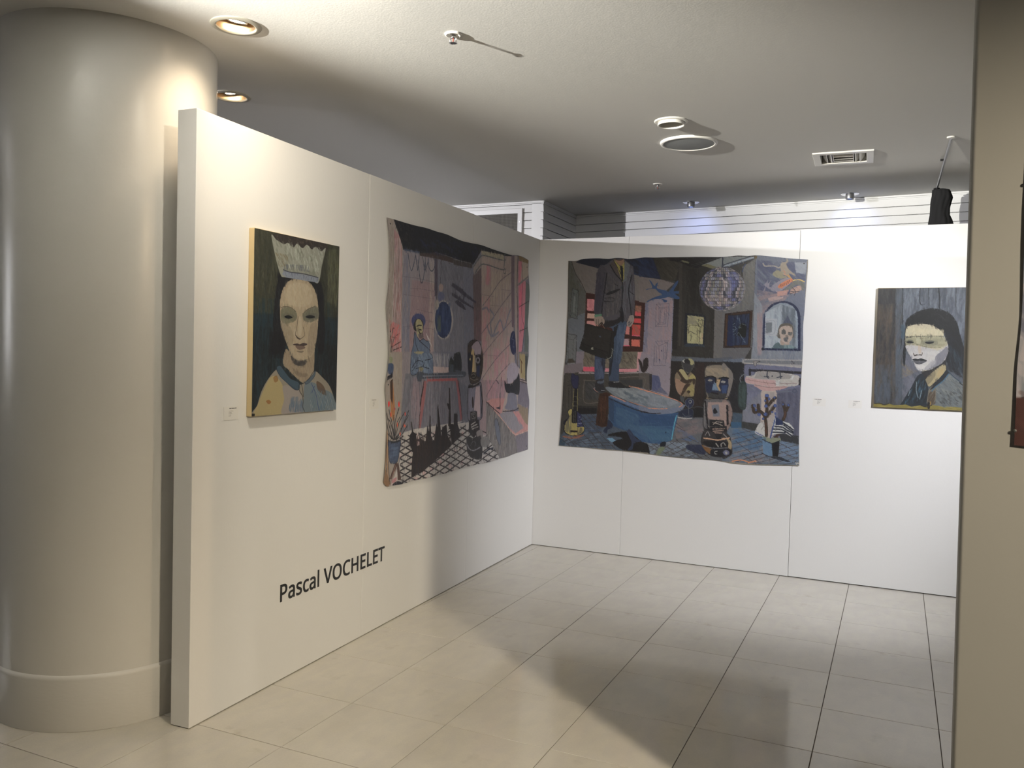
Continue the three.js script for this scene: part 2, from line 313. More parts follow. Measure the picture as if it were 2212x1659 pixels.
  p.wash('86,104,128', '239,650 317,653 325,719 219,713', 60, 40, 6, 0.4, V).wash('86,110,130', '365,616 518,644 558,726 368,718', 70, 50, 5, 0.3, V + 0.3).wash('190,196,196', '365,616 518,644 558,726 368,718', 24, 60, 2, 0.4, 1.0);
  p.S('64,82,95', '143,532 166,524 191,544 232,576 285,593 291,620 259,621 208,592 164,564', '26,34,44', 2).S('88,100,108', '329,593 355,581 384,560 400,546 393,570 358,595 334,601', '40,54,80', 1.8);
  p.L('34,32,32', 3, '283,603 294,630 314,651 319,675 316,694 329,716', '304,598 312,620 320,653').L('36,60,116', 2.6, '372,599 395,628 413,662 421,690 433,717', '395,611 377,639').L('44,62,84', 2, '140,537 167,567 216,596 277,624');
  p.S('160,112,62', '82,663 99,658 113,667 99,675').F('40,36,30', '-10,706 18,708 14,733 -32,730');
  p.daub(3000, 10, 2, 0.2, 1.2, 24);
  return p.texture(0.70, 0.74, 0.80);
}

function paintBathroomLeft() {
  const p = new Picture(1210, 862, 23);
  p.F('104,102,108', '0,0 1210,0 1210,862 0,862');
  p.F('138,127,116', '-12,18 56,17 107,96 107,229 112,429 115,428 123,598 120,694 113,773 60,857 -8,852 -25,430');
  p.F('148,112,110', '53,51 89,69 102,104 103,229 109,429 58,429 55,233').wash('168,158,150', '49,80 94,74 109,429 53,429', 70, 100, 6, 0.3, V).wash('96,88,84', '12,24 106,96 109,429 24,430', 60, 110, 4, 0.3, V);
  p.F('124,115,117', '107,109 348,113 336,210 333,425 327,425 327,494 146,685 122,683 115,428 112,429 107,229').F('128,108,110', '168,197 328,194 327,426 157,428').wash('104,104,114', '108,124 154,119 162,428 112,429', 60, 120, 7, 0.35, V).wash('160,146,134', '289,119 330,115 333,425 297,426', 50, 100, 5, 0.3, V);
  p.L('84,76,84', 1, '112,192 190,189 328,191', '159,225 236,221 323,222', '115,247 226,247 324,247', '205,289 321,295', '263,321 322,325', '264,348 329,349', '236,227 237,246', '271,246 275,296', '277,121 283,192', '198,130 208,221', '301,224 304,246', '249,270 253,289', '119,349 175,347');
  p.F('104,103,112', '342,109 543,114 559,422 333,425 327,425 330,496 560,498 481,412 593,404 646,378 625,112 465,114').F('100,99,104', '138,497 560,495 570,677 339,679 120,690 123,598').wash('122,120,128', '345,181 545,162 559,422 333,425', 150, 90, 6, 0.22, V).wash('86,84,92', '342,113 543,114 550,253 342,238', 90, 60, 7, 0.22, 0.9);
  p.wash('126,120,124', '139,516 561,523 570,677 146,685', 160, 110, 6, 0.22, V).wash('80,78,86', '139,516 561,523 570,677 146,685', 140, 110, 6, 0.22, V).wash('134,112,114', '182,509 266,510 239,675 189,672', 60, 90, 6, 0.3, V).F('92,92,100', '479,512 598,551 612,682 563,685 534,659');
  p.F('94,80,80', '623,137 700,92 717,379 646,378').wash('114,84,86', '630,254 709,249 717,379 646,378', 40, 90, 6, 0.3, V);
  p.F('156,138,127', '693,39 900,33 995,22 1044,493 719,491 711,350 1034,339 1042,460 1199,536 1206,635 915,667 765,607 730,670').F('138,118,116', '714,528 975,533 915,667 773,614 773,751 719,747');
  p.wash('176,122,122', '707,211 780,206 789,491 719,491', 60, 70, 9, 0.35, V).wash('172,116,118', '734,88 780,83 785,160 738,164', 30, 60, 8, 0.4, V).wash('174,124,122', '888,238 973,233 990,493 838,492', 60, 80, 9, 0.3, V).wash('174,122,124', '720,368 969,430 963,608 780,601', 130, 80, 9, 0.28, V).wash('176,160,140', '774,109 990,88 1000,231 782,245', 80, 90, 7, 0.3, V).wash('120,108,104', '702,60 995,25 1026,493 727,491', 90, 120, 4, 0.25, V);
  p.L('108,96,98', 4, '713,246 795,195 881,135 990,91', '711,351 801,296 888,238 996,173', '731,430 830,376 927,327 1003,286', '722,528 812,471 900,424 1010,377', '768,594 833,543 905,501 989,464').L('96,86,88', 1.2, '706,203 820,202', '716,430 867,435', '780,83 809,491', '892,168 995,166', '782,238 888,235');
  p.x.globalAlpha = 0.75; p.L('106,107,118', 9, '783,254 824,278 794,309 817,354 848,323 891,291 927,327 967,270 992,242', '759,317 789,348 821,357 877,339', '713,258 751,250 776,264'); p.x.globalAlpha = 1;
  p.F('14,15,20', '49,19 188,18 331,17 544,18 549,108 429,103 335,97 219,105 109,108 105,96 ').F('14,15,20', '331,13 538,19 549,108 460,18 604,19 692,16 784,16 874,18 994,16 986,25 892,35 693,39 623,100 608,96 464,97').F('58,46,42', '214,106 335,89 435,92 542,101 543,114 436,110 342,110 220,114').F('60,54,52', '464,95 608,93 619,104 613,113 465,116').L('104,100,100', 2, '323,90 428,92 542,98', '464,97 604,96').wash('52,48,40', '57,25 188,21 175,108 109,106', 70, 12, 3, 0.6, 0.8).wash('30,34,58', '217,57 538,31 541,90 219,103', 70, 40, 7, 0.3, 0.2).wash('26,28,50', '604,28 685,31 643,76 611,92', 30, 30, 7, 0.5, 1);
  p.L('60,68,86', 5, '116,107 214,103').F('70,62,72', '321,111 343,110 348,232 327,239');
  p.L('44,52,68', 3.2, '140,115 150,146 163,168 177,148 189,115', '189,115 199,146 204,164 210,139 214,114', '206,129 217,176 234,201 248,173 254,123', '237,114 247,146 256,156 272,132 277,115', '274,121 284,148 305,155 322,138 324,115', '254,115 258,145');
  p.L('56,52,58', 2.4, '369,99 371,147 368,167 369,189', '341,232 345,249').S('142,122,114', '390,204 388,212 382,218 374,220 365,219 359,214 356,207 358,199 364,193 372,191 381,192 388,197').S('136,126,118', '363,264 361,272 356,278 349,280 342,279 336,273 334,265 335,257 340,251 348,249 355,250 361,256').A('70,76,112', 0.5, '401,234 398,242 389,249 377,253 364,251 355,246 351,237 354,228 363,222 375,218 387,220 397,225');
  p.S('150,141,136', '472,311 463,346 438,373 402,383 366,375 339,351 328,318 336,283 360,257 395,246 432,252 460,276').S('36,46,72', '459,311 452,343 430,367 400,377 369,369 346,347 336,317 343,285 363,261 393,251 425,257 449,279').wash('60,74,104', '343,261 450,253 455,365 348,368', 70, 60, 8, 0.3, V).wash('80,84,74', '351,300 376,299 379,356 354,357', 20, 50, 6, 0.4, V).L('104,98,98', 1, '470,311 462,346 437,372 402,382 367,374 340,351 330,318 337,284 361,258 395,246 431,253 459,276').S('140,132,124', '362,268 361,274 356,279 350,281 344,280 340,276 338,269 339,263 343,258 349,256 355,257 360,262');
  p.F('60,58,66', '459,179 547,197 548,211 454,192').F('60,58,66', '457,215 549,235 550,247 456,225').F('58,56,66', '469,182 543,199 572,209 658,234 654,240 558,221 469,196').F('58,56,66', '470,216 531,230 574,242 641,257 636,262 553,247 471,228').S('56,54,64', '485,248 498,242 539,248 569,266 561,269 513,259').K('56,54,64', 7, '557,210 545,244', '521,225 533,254').S('56,54,64', '485,245 509,239 544,256 547,265 509,257');
  p.S('60,64,96', '268,324 262,337 244,347 220,352 196,349 179,341 172,329 178,316 194,306 218,302 242,304 261,312').S('40,38,42', '196,327 223,318 252,330 249,355 203,360 186,349').S('140,132,100', '199,333 215,320 235,323 248,336 249,355 254,377 237,383 215,376 205,354').L('34,32,34', 4, '208,344 224,340 240,340', '219,356 230,354 241,355', '225,361 232,367 242,366').A('90,84,70', 0.7, '213,348 225,351 222,362 211,359').S('92,80,80', '217,370 232,383 254,377 251,358 242,366');
  p.S('84,95,112', '193,363 187,401 176,428 172,444 174,498 215,499 235,479 260,496 307,500 328,494 323,442 303,426 302,392 278,390 253,383 231,390 209,376', '32,36,46').wash('110,122,138', '173,433 325,431 328,496 176,495', 50, 40, 5, 0.4, 0.7).L('30,34,44', 2.6, '195,365 202,400 222,425', '229,392 279,410 309,423', '181,479 213,457 258,460 256,474 208,482', '181,490 213,471', '269,454 304,451 323,445', '259,476 300,482').S('136,128,100', '195,427 257,426 245,433 206,433').S('110,106,84', '230,479 259,479 259,487 237,489');
  p.L('176,170,166', 2.6, '274,365 296,390 311,404', '283,373 305,392 315,409');
  p.wash('168,160,156', '327,431 446,430 435,477 329,474', 60, 50, 3, 0.4, V).F('166,146,140', '329,475 442,478 440,498 330,496').S('36,40,40', '447,459 460,444 480,453 492,429 532,429 539,497 449,496').L('34,40,36', 3, '451,468 466,438', '461,468 485,435', '454,471 440,450', '467,465 496,447').F('58,64,70', '448,468 480,468 479,496 446,496').L('120,112,116', 1.6, '495,435 498,483', '509,382 512,430').F('34,36,38', '481,429 533,431 536,495 485,497');
  p.S('62,66,74', '214,504 231,491 319,500 563,494 564,514 485,488 539,492 570,504 561,515 486,514 564,515 368,515 261,516 250,523 225,523').L('96,100,108', 5, '260,507 405,507 557,508').F('142,76,76', '287,517 510,517 510,527 287,525').F('128,82,82', '267,522 285,524 275,583 261,638 249,676 235,689 239,670 248,607 256,560').L('40,32,34', 2.4, '267,522 254,560 247,604 239,662 235,714').L('40,32,34', 6, '262,543 249,582 245,601').F('130,80,82', '500,525 524,527 562,667 545,675').F('130,80,82', '493,517 517,525 533,568 554,648 544,647 516,573').L('40,34,38', 2.6, '517,520 536,574 559,666 567,707', '513,524 541,593 563,679');
  p.F('164,156,148', '110,689 200,680 339,678 573,675 521,682 612,682 734,735 805,753 927,852 1055,922 505,884 583,860 300,861 101,862 55,856 118,774');
  p.wash('176,132,130', '115,694 574,698 583,860 101,852', 40, 20, 12, 0.5, 0).wash('120,118,114', '115,694 574,698 583,860 101,852', 70, 20, 12, 0.35, 0).wash('124,122,118', '496,717 711,733 909,843 503,850', 50, 20, 12, 0.35, 0);
  p.L('26,22,26', 4.4, '115,702 136,697', '116,723 148,715 180,708 212,699 223,697', '117,744 149,736 181,729 213,721 247,713 281,704 316,695 316,695', '118,764 149,757 181,750 214,743 248,735 282,726 317,718 353,709 389,699 402,696', '119,785 150,779 182,772 215,764 249,756 283,748 318,740 354,731 390,722 428,712 466,702 492,696', '120,806 151,800 183,793 216,786 250,778 284,770 319,762 355,754 392,745 429,736 467,726 507,716 547,705 588,694 588,694', '121,827 152,821 184,814 217,807 251,800 285,793 320,785 356,776 393,768 430,759 469,749 508,739 548,729 590,719 632,708 646,704', '122,848 153,842 185,836 218,829 252,822 286,815 321,807 357,799 394,791 431,782 470,773 509,763 550,753 591,743 633,732 677,721 691,717', '208,853 241,846 276,839 310,832 346,824 383,816 420,808 458,799 497,790 537,781 578,771 620,760 663,749 708,738 738,730', '300,857 335,849 371,842 409,834 446,825 485,817 525,808 566,798 608,788 650,778 694,767 739,756 785,744 785,744', '397,859 435,851 473,843 513,834 553,825 595,816 637,806 681,796 725,785 771,774 818,762 834,758', '488,864 528,855 568,846 610,837 653,827 697,817 742,807 788,795 836,784 884,772 884,772', '584,868 626,859 669,849 713,839 759,828 805,818 853,806 902,794 936,786', '685,871 730,861 776,851 823,840 871,829 921,817 972,805 989,800', '793,873 840,862 889,851 939,840 991,828 1008,823', '891,878 941,867 993,855 1010,851', '994,882 1012,878', '631,695 676,707 722,720 769,733 817,747 817,747', '546,696 589,708 633,721 677,733 723,747 770,760 819,774 869,788 920,803 973,818 1009,829', '453,693 493,705 534,717 576,729 619,742 664,755 709,769 756,782 804,797 854,811 904,826 957,841 1011,857 1011,857', '377,694 415,706 454,718 494,730 535,742 577,755 621,768 665,781 711,795 758,809 806,824 855,839 906,854 959,870 994,881', '304,695 340,706 378,718 416,730 455,742 495,754 537,767 579,780 622,794 667,807 712,822 759,836 807,851 857,866 891,877', '235,696 269,707 305,719 342,730 379,742 417,754 456,767 497,779 538,792 580,806 624,820 668,834 714,848 761,863 793,873', '168,697 202,708 236,719 271,730 306,742 343,754 380,766 418,778 458,791 498,804 539,818 582,831 625,845 670,860 700,870', '115,702 148,712 180,723 214,734 248,746 283,757 319,769 356,782 394,794 433,807 472,820 513,834 555,847 597,862 612,866', '116,724 148,734 181,746 215,757 249,769 284,781 320,793 357,805 395,818 434,831 474,845 514,859 528,863', '117,745 149,757 182,768 216,780 250,792 286,804 322,816 359,829 396,842 435,856 448,860', '118,767 150,779 183,790 217,802 251,815 287,827 323,840 360,853 372,858', '119,789 151,801 184,813 218,825 252,838 288,850 300,855', '120,811 152,823 185,836 219,848 242,856', '121,833 153,846 175,854');
  p.L('42,38,40', 2.4, '260,800 264,801', '343,818 347,818', '512,758 516,758', '131,824 135,824', '271,760 275,760', '801,848 806,848', '672,835 677,835', '522,771 526,772', '445,849 449,849', '544,761 549,761', '613,846 617,846', '296,734 300,735', '695,837 700,837', '360,847 364,847', '702,780 707,780', '198,750 201,751', '776,840 780,840', '514,793 518,793', '432,797 436,797', '331,814 334,814', '545,775 549,776', '727,855 732,856', '577,785 581,786', '669,849 674,850', '286,738 290,738', '174,824 177,825', '366,757 370,758', '296,835 300,835', '697,771 701,772', '504,754 508,755', '581,804 585,804', '302,741 305,742', '493,752 497,752', '235,779 239,780', '502,770 506,771');
  p.F('26,20,22', '188,837 193,784 198,755 176,725 178,698 192,687 185,654 190,654 200,688 219,696 224,738 241,735 246,713 282,727 294,674 298,674 306,697 310,641 315,641 320,710 342,732 348,703 358,669 366,684 363,612 368,612 385,671 394,718 402,687 433,679 442,719 477,749 461,694 446,684 452,631 436,612 435,603 448,607 449,548 455,554 463,631 469,679 489,681 491,645 517,645 523,695 550,730 444,768 345,799 263,827').wash('44,28,24', '190,699 507,724 444,768 263,827 193,831', 80, 90, 6, 0.35, V).F('30,26,30', '493,644 518,646 522,685 543,708 518,737 498,744');
  p.S('54,45,40', '593,431 596,394 633,378 684,381 716,407 731,448 726,496 702,531 648,543 623,536 606,505', '24,22,24', 3).S('142,128,132', '628,399 677,380 713,407 704,430 665,434 648,421 630,411').S('22,24,36', '593,432 630,432 634,489 606,505').S('26,24,28', '656,436 710,432 712,470 663,469').S('122,116,118', '705,452 702,459 695,463 685,465 674,463 666,459 663,452 665,446 673,441 683,440 694,441 702,446').S('24,24,28', '694,452 693,454 689,457 684,457 679,457 675,455 673,452 675,449 678,447 684,446 689,447 693,449').S('158,142,92', '620,448 619,450 617,452 614,453 610,452 608,451 607,448 608,446 610,445 613,444 616,445 619,446').F('166,142,100', '627,408 648,414 649,434 669,497 634,500 639,436 620,430').F('140,128,110', '649,434 659,434 673,496 657,498').F('38,44,66', '675,474 704,471 703,517 675,510').S('30,28,26', '678,510 674,517 664,522 650,523 636,521 626,516 622,510 625,503 635,498 649,497 663,499 673,504').L('116,106,92', 3, '628,508 647,503 665,508 661,515 640,516', '622,520 654,527 691,523');
  p.S('96,92,100', '605,551 626,543 699,538 726,548 739,638 724,678 619,678 599,601', '30,28,32', 3).S('112,108,118', '619,558 667,556 658,590 653,634 620,639 610,589').F('160,140,138', '672,553 709,550 721,670 696,668 690,645 661,641').S('50,42,44', '640,599 650,590 659,622 647,631').L('26,24,28', 6, '715,551 734,606 726,670').L('26,22,24', 9, '609,551 655,549 699,541').L('120,112,106', 4, '626,541 655,545 696,536').F('30,28,30', '629,645 688,646 694,678 632,675').L('124,118,116', 2.4, '641,652 677,651 678,670 643,669 644,656 669,656', '635,651 677,673').F('36,32,34', '619,676 707,678 717,718 666,746 621,720').L('148,140,132', 5, '640,694 678,686', '644,703 693,695', '651,711 701,705').S('118,110,106', '688,725 733,719 746,749 704,749').S('40,38,40', '608,736 667,747 728,747 736,826 658,822 613,791').L('118,114,116', 5, '609,764 632,784 669,793 721,785').L('86,82,88', 3, '639,772 660,758 682,766 676,778').S('108,104,100', '727,754 773,748 806,770 791,788 736,784').L('22,26,40', 6, '754,814 792,802 840,799');
  p.F('108,102,98', '769,607 916,677 1065,768 1091,845 910,850 773,741').wash('150,142,130', '774,624 916,681 1065,768 1091,845 909,847 780,738', 60, 120, 2.6, 0.6, V + 0.12).wash('58,54,54', '774,624 916,681 1065,768 1091,845 909,847 780,738', 60, 110, 2.6, 0.6, V + 0.12).S('96,98,106', '850,690 874,688 903,741 908,792 880,776 857,731', '40,36,38').F('108,100,104', '1063,768 1197,755 1203,844 1091,845').F('168,122,114', '769,612 820,603 911,603 945,607 915,667 1038,663 1079,665 1190,653 1200,757 1063,768').F('128,121,122', '890,667 966,660 1029,664 1155,741 1108,749 1062,758 961,714').F('128,112,92', '1077,633 1198,660 1198,733 1163,717 1093,666').wash('178,112,112', '1029,663 1093,666 1164,728 1136,744', 24, 40, 6, 0.5, 1).L('184,150,130', 3, '856,654 952,707 1055,761 1195,755').L('50,42,46', 4, '773,614 830,639 898,666', '897,585 901,646', '927,658 1037,660 1092,652');
  p.F('108,100,106', '1084,535 1200,551 1208,657 1077,633');
  p.S('112,109,116', '979,588 1052,585 1073,647 1028,657 948,648 968,622').S('38,38,42', '941,534 955,546 976,546 1021,544 1087,506 1093,591 1023,586 966,584 942,559').S('152,140,144', '972,478 1015,460 1066,471 1085,496 1065,524 1020,540 976,546 962,512').L('54,48,52', 4, '860,531 882,544', '906,521 912,555', '966,526 963,543').F('60,54,60', '855,641 900,636 901,649');
  p.S('38,42,68', '1062,377 1059,402 1047,421 1029,428 1011,421 996,404 990,379 993,355 1005,336 1023,329 1041,335 1056,353').L('84,86,108', 3, '1027,340 1008,361 1032,368 1020,392 1038,395').L('70,60,66', 3, '1053,416 1040,451');
  p.F('106,90,94', '986,21 1020,19 1034,316 1005,313').F('150,134,124', '1020,19 1062,16 1080,472 1069,472 1039,326').F('178,112,116', '1064,35 1115,33 1150,121 1145,293 1114,422 1084,423').F('158,142,124', '1106,34 1175,33 1179,97 1075,135').F('88,93,86', '1151,114 1204,127 1195,208 1186,494 1147,494 1145,300').wash('204,96,112', '1070,59 1116,54 1136,329 1089,331', 26, 90, 7, 0.5, V).F('120,100,70', '1057,11 1177,20 1173,35 1077,33').L('48,38,42', 5, '1059,14 1055,137 1067,262 1070,472').L('48,38,42', 3, '1102,48 1112,125 1110,259 1140,315 1119,422', '1173,33 1183,90', '1077,228 1128,212 1191,194', '1088,328 1173,310').L('110,102,98', 8, '1064,136 1121,113 1182,88', '1081,419 1190,418').F('150,132,92', '1090,421 1152,424 1169,531 1102,524').L('80,42,30', 5, '1101,446 1124,464', '1111,453 1116,503').L('60,50,52', 4, '1098,538 1180,551', '1093,529 1175,540').F('60,62,60', '1154,431 1182,431 1180,543 1158,536');
  p.F('150,140,116', '694,38 908,29 910,51 701,57').F('134,122,114', '630,99 698,57 700,98 639,136 625,121').L('82,84,84', 4.6, '630,105 694,59 763,53 843,53 910,51', '642,129 696,91 765,86 845,89 912,89', '919,31 913,69 917,88').L('82,84,84', 3.4, '932,92 931,97 926,101 920,102 913,102 909,99 907,94 908,90 912,86 919,84 925,84 930,87', '931,36 930,43 927,47 922,50 916,49 912,45 911,39 912,33 915,28 920,26 925,27 929,31').L('98,98,96', 2.6, '831,117 846,99');
  // plants and the wooden stand at the lower left
  p.F('150,104,66', '42,533 59,515 81,612 77,651 56,626').F('64,46,36', '42,520 58,512 65,596 49,574').F('26,24,28', '26,504 56,497 56,507 22,518').S('60,70,92', '27,467 59,468 56,497 28,494').S('120,124,96', '36,445 54,447 50,463 38,460').L('36,30,32', 3, '43,430 55,362 65,357', '48,429 62,388 96,371', '48,414 103,397', '37,404 45,345', '58,424 109,413', '41,383 77,385').wash('176,96,92', '34,332 100,345 104,424 43,425', 40, 60, 5, 0.4, 2.2);
  p.L('26,25,28', 3.4, '74,704 48,662 31,620', '77,704 67,658 43,608', '82,704 82,652 104,608', '85,704 108,653 144,621', '87,702 135,663 168,633', '69,700 43,678 29,640', '79,701 74,627', '95,703 131,689 162,665', '90,705 125,673 170,617', '64,700 38,682', '76,691 57,653 42,636', '83,691 93,655 113,635').L('128,126,128', 1.6, '69,690 52,657', '89,692 119,662', '79,686 72,643', '94,692 120,678').S('206,52,50', '46,590 46,595 44,598 41,599 38,597 36,594 35,590 36,585 38,582 40,581 43,582 45,586').S('206,52,50', '109,593 108,597 107,601 104,602 101,600 99,597 98,592 99,588 101,585 103,584 106,585 108,588').S('196,70,54', '151,628 151,631 149,633 147,633 145,633 144,630 143,627 143,624 145,622 147,622 149,623 151,625').S('200,88,58', '60,624 60,629 58,632 56,633 54,631 53,628 52,624 52,619 54,616 56,615 58,616 59,620').S('190,84,60', '101,658 101,662 99,665 97,666 95,665 94,662 93,658 93,654 95,651 97,650 99,651 100,654').S('190,80,58', '121,689 121,691 119,693 117,694 114,693 112,691 112,688 112,685 114,684 116,683 119,684 120,686').S('180,80,60', '153,666 152,668 149,669 146,669 142,669 139,667 138,665 139,662 142,661 145,661 149,662 152,663').S('150,70,76', '83,607 82,610 80,611 78,611 75,611 73,609 72,607 73,605 75,603 77,603 80,604 82,605');
  p.S('54,64,84', '40,706 80,713 120,710 110,757 99,777 72,778 52,769 45,735', '30,34,44').L('26,28,34', 5, '40,703 75,711 120,709').wash('80,92,112', '45,714 111,717 100,772 52,767', 26, 40, 6, 0.35, 0);
  p.F('70,50,44', '88,779 104,780 69,826 54,825').F('70,52,46', '98,780 109,781 126,836 105,834').L('140,104,92', 2, '93,784 69,821').S('22,22,28', '73,845 100,837 131,845 130,853 91,850').S('158,112,112', '69,832 95,824 95,835 75,840').L('150,116,84', 5, '33,674 38,765 49,834', '26,712 28,790 27,837').L('54,40,34', 3, '41,688 45,777 60,841', '29,687 36,817 42,844').F('120,92,66', '20,831 28,790 60,838 50,850 30,845');
  p.daub(12000, 14, 3.4, 0.4, V, 20).daub(8000, 6, 1.6, 0.28, 1.1, 28);
  return p.texture(1.28, 1.34, 1.48);
}

function paintBathroomBack() {
  const p = new Picture(1184, 966, 37);
  p.F('60,57,55', '0,0 1184,0 1184,966 0,966');
  // left room: ceiling, walls, window
  p.F('118,110,106', '29,9 449,25 455,224 389,218 127,177 74,80').F('26,32,48', '72,20 114,-2 280,2 448,-1 451,104 374,85 193,52').F('26,34,56', '396,-2 472,-0 508,109 399,95').wash('40,52,84', '335,6 448,9 451,102 374,85', 40, 40, 8, 0.4, 0.6).wash('38,48,78', '396,8 463,9 505,106 399,92', 60, 40, 8, 0.4, 0.6);
  p.F('52,48,42', '462,-0 618,4 609,123 508,109').wash('70,64,54', '469,6 605,10 602,117 512,106', 60, 30, 8, 0.35, 0.8);
  p.F('92,92,88', '29,6 49,13 74,80 132,174 135,463 126,500 124,563 28,586 13,926 6,943 29,502 34,525').F('108,112,118', '41,304 129,270 128,463 93,464 87,380 44,374').F('134,124,132', '89,464 132,463 130,523 124,563 89,561 87,501').wash('78,76,68', '33,12 70,80 112,157 55,270', 70, 60, 9, 0.3, V).L('44,42,42', 2.6, '51,16 74,77 104,120 130,170').F('62,56,46', '31,6 38,12 38,203 40,304 39,525 30,526');
  const panel = (a, b, c) => p.F(a, b, '52,54,56').K('58,58,60', 1.3, c);
  panel('98,102,100', '58,148 92,162 90,303 50,292', '64,170 81,180 78,280 59,275 64,170'); p.L('48,50,52', 1.4, '58,150 70,183', '91,163 81,183', '51,291 62,270', '90,302 79,280').F('120,122,122', '68,187 77,190 74,270 66,267');
  panel('112,114,114', '41,376 90,384 87,524 34,525', '43,401 73,407 71,501 48,505 43,401'); p.L('46,48,50', 1.6, '90,384 73,407', '87,518 71,501').F('60,58,54', '48,505 69,501 87,523 37,524').F('72,66,58', '44,502 69,501 87,521 52,525').F('128,128,126', '41,525 87,519 84,528 48,534');
  p.F('122,112,116', '27,534 123,520 124,563 28,583');
  p.F('58,30,26', '132,172 435,218 441,514 133,523').F('200,128,134', '139,202 183,205 185,262 138,260').F('206,166,150', '142,273 186,276 186,300 141,298').F('206,146,142', '141,310 201,313 201,339 140,330').F('166,110,92', '386,235 416,237 416,287 384,284').F('204,84,88', '387,263 416,266 416,287 384,284').F('208,78,80', '381,297 416,298 417,321 378,318').F('196,72,68', '374,326 415,329 414,381 373,377').F('204,128,122', '345,335 362,338 360,377 340,375').F('206,110,96', '371,399 416,400 415,434 372,432').F('180,146,150', '334,397 361,396 360,432 331,433').wash('150,92,76', '374,326 415,329 414,381 373,377', 20, 20, 6, 0.5, 1).wash('224,150,152', '139,202 183,205 185,262 138,260', 16, 30, 8, 0.4, 1).wash('110,90,70', '386,235 416,237 415,269 383,269', 16, 18, 4, 0.5, 1).L('216,100,120', 5, '375,380 412,382', '335,431 362,430');
  p.F('110,102,90', '132,466 429,457 431,515 130,523').F('108,100,88', '127,500 404,493 404,541 129,540').wash('80,72,60', '132,470 423,463 425,515 133,523', 90, 16, 7, 0.5, 1).wash('134,122,108', '127,500 404,493 404,541 129,540', 90, 14, 6, 0.5, 1).F('204,136,142', '127,538 194,539 242,543 311,544 404,541 404,558 128,563').F('196,148,148', '402,493 458,491 460,553 404,551').F('196,146,146', '405,460 457,459 458,514 403,515').F('214,92,110', '129,540 187,540 187,560 129,560');
  p.F('134,124,140', '437,224 455,218 464,495 430,476').F('142,130,138', '435,224 511,186 573,202 570,301 572,511 569,489 570,642 562,671 466,643 457,556 414,554 412,492 413,515 424,463 431,457').wash('160,134,134', '440,231 570,212 570,511 438,463', 90, 60, 9, 0.25, V).wash('112,112,132', '435,224 453,224 454,463 431,457', 36, 80, 7, 0.4, V).F('122,112,108', '399,95 508,111 574,129 514,186 440,224 403,218');
  p.K('84,80,96', 1.5, '490,229 553,226 548,336 489,336 490,229', '503,247 542,242 537,323 506,325 503,247', '490,229 510,251', '513,251 533,250 530,317 511,317 513,251', '489,336 505,320', '492,407 557,403', '492,407 509,429 515,512', '509,429 551,409 544,511', '532,429 532,493', '541,422 540,493', '551,413 548,492', '486,430 490,507', '496,430 500,507', '485,491 486,523 545,521').S('60,58,84', '525,451 525,454 524,455 523,456 522,455 521,454 520,452 520,449 521,448 523,447 524,448 525,449').S('60,58,84', '517,495 517,497 516,499 514,499 513,499 512,497 511,495 512,493 513,491 514,490 516,491 517,493').L('130,132,156', 3, '573,205 571,333 571,460');
  // dark middle wall, beam, small picture
  p.F('44,41,38', '574,129 605,16 761,60 774,259 772,487 572,476 573,301').F('60,54,50', '593,35 609,32 615,300 612,427 603,428').F('30,28,28', '573,205 599,205 597,444 574,444').wash('54,50,46', '607,63 689,65 765,268 768,474 621,478', 130, 60, 9, 0.3, V).wash('30,28,26', '626,64 689,65 709,269 639,269', 60, 80, 9, 0.4, V).F('24,23,24', '547,10 640,12 793,11 677,60 637,50 599,32 548,22').F('22,22,24', '638,50 793,11 796,14 680,60').L('58,56,56', 2, '651,45 775,14', '657,52 756,23').F('110,106,82', '606,21 642,31 641,39 604,28');
  p.F('126,128,126', '701,46 799,11 842,9 843,37 794,56 752,64').F('122,126,126', '794,11 921,11 945,21 835,55 796,56').F('112,106,80', '698,48 726,41 770,57 755,66').L('46,50,66', 4, '795,51 835,37 921,12', '814,61 862,47 945,21').L('150,160,176', 4, '802,55 936,16').F('104,100,98', '767,256 848,206 858,503 769,505').F('104,102,102', '802,247 899,164 887,59 945,21 944,33 945,262 941,427 910,483 811,504').wash('120,116,112', '881,59 943,30 945,256 864,262', 60, 70, 9, 0.3, V).F('96,94,96', '808,433 938,421 910,483 810,492').L('60,70,96', 5, '888,81 893,59 901,47');
  p.F('24,28,36', '630,269 715,278 728,287 725,422 628,422').F('44,52,64', '628,422 644,414 720,417 730,431 701,426 663,430 635,429').F('156,148,112', '642,281 719,290 718,416 643,413').F('180,152,124', '701,366 716,366 716,402 700,402').wash('170,164,126', '642,281 719,290 718,416 643,413', 40, 50, 8, 0.4, V).wash('128,122,104', '644,285 693,284 692,325 646,326', 26, 30, 7, 0.4, 0.6).L('62,58,48', 2, '649,367 650,335 666,328 692,331 705,336 704,363', '650,363 658,357 668,363 687,371', '693,313 694,300 700,306 705,307 710,300 713,319 708,338 698,335 693,319', '701,313 703,325', '707,319 709,328', '689,341 691,404', '700,341 702,407', '661,366 662,392 659,401');
  p.F('84,86,92', '572,476 772,481 857,472 858,497 573,498').F('84,88,98', '569,489 852,481 853,497 570,501').F('96,102,116', '810,489 910,477 911,496 811,498');
  // dark panelling below
  p.F('36,31,30', '570,500 853,497 862,761 731,768 725,759 678,761 569,668 569,584').F('34,33,37', '810,495 911,498 919,727 867,729 817,700').wash('48,36,32', '679,505 729,503 731,755 687,757', 60, 90, 8, 0.4, V).F('24,24,26', '679,718 730,716 730,760 681,763').L('62,70,80', 3, '679,718 701,711 730,713');
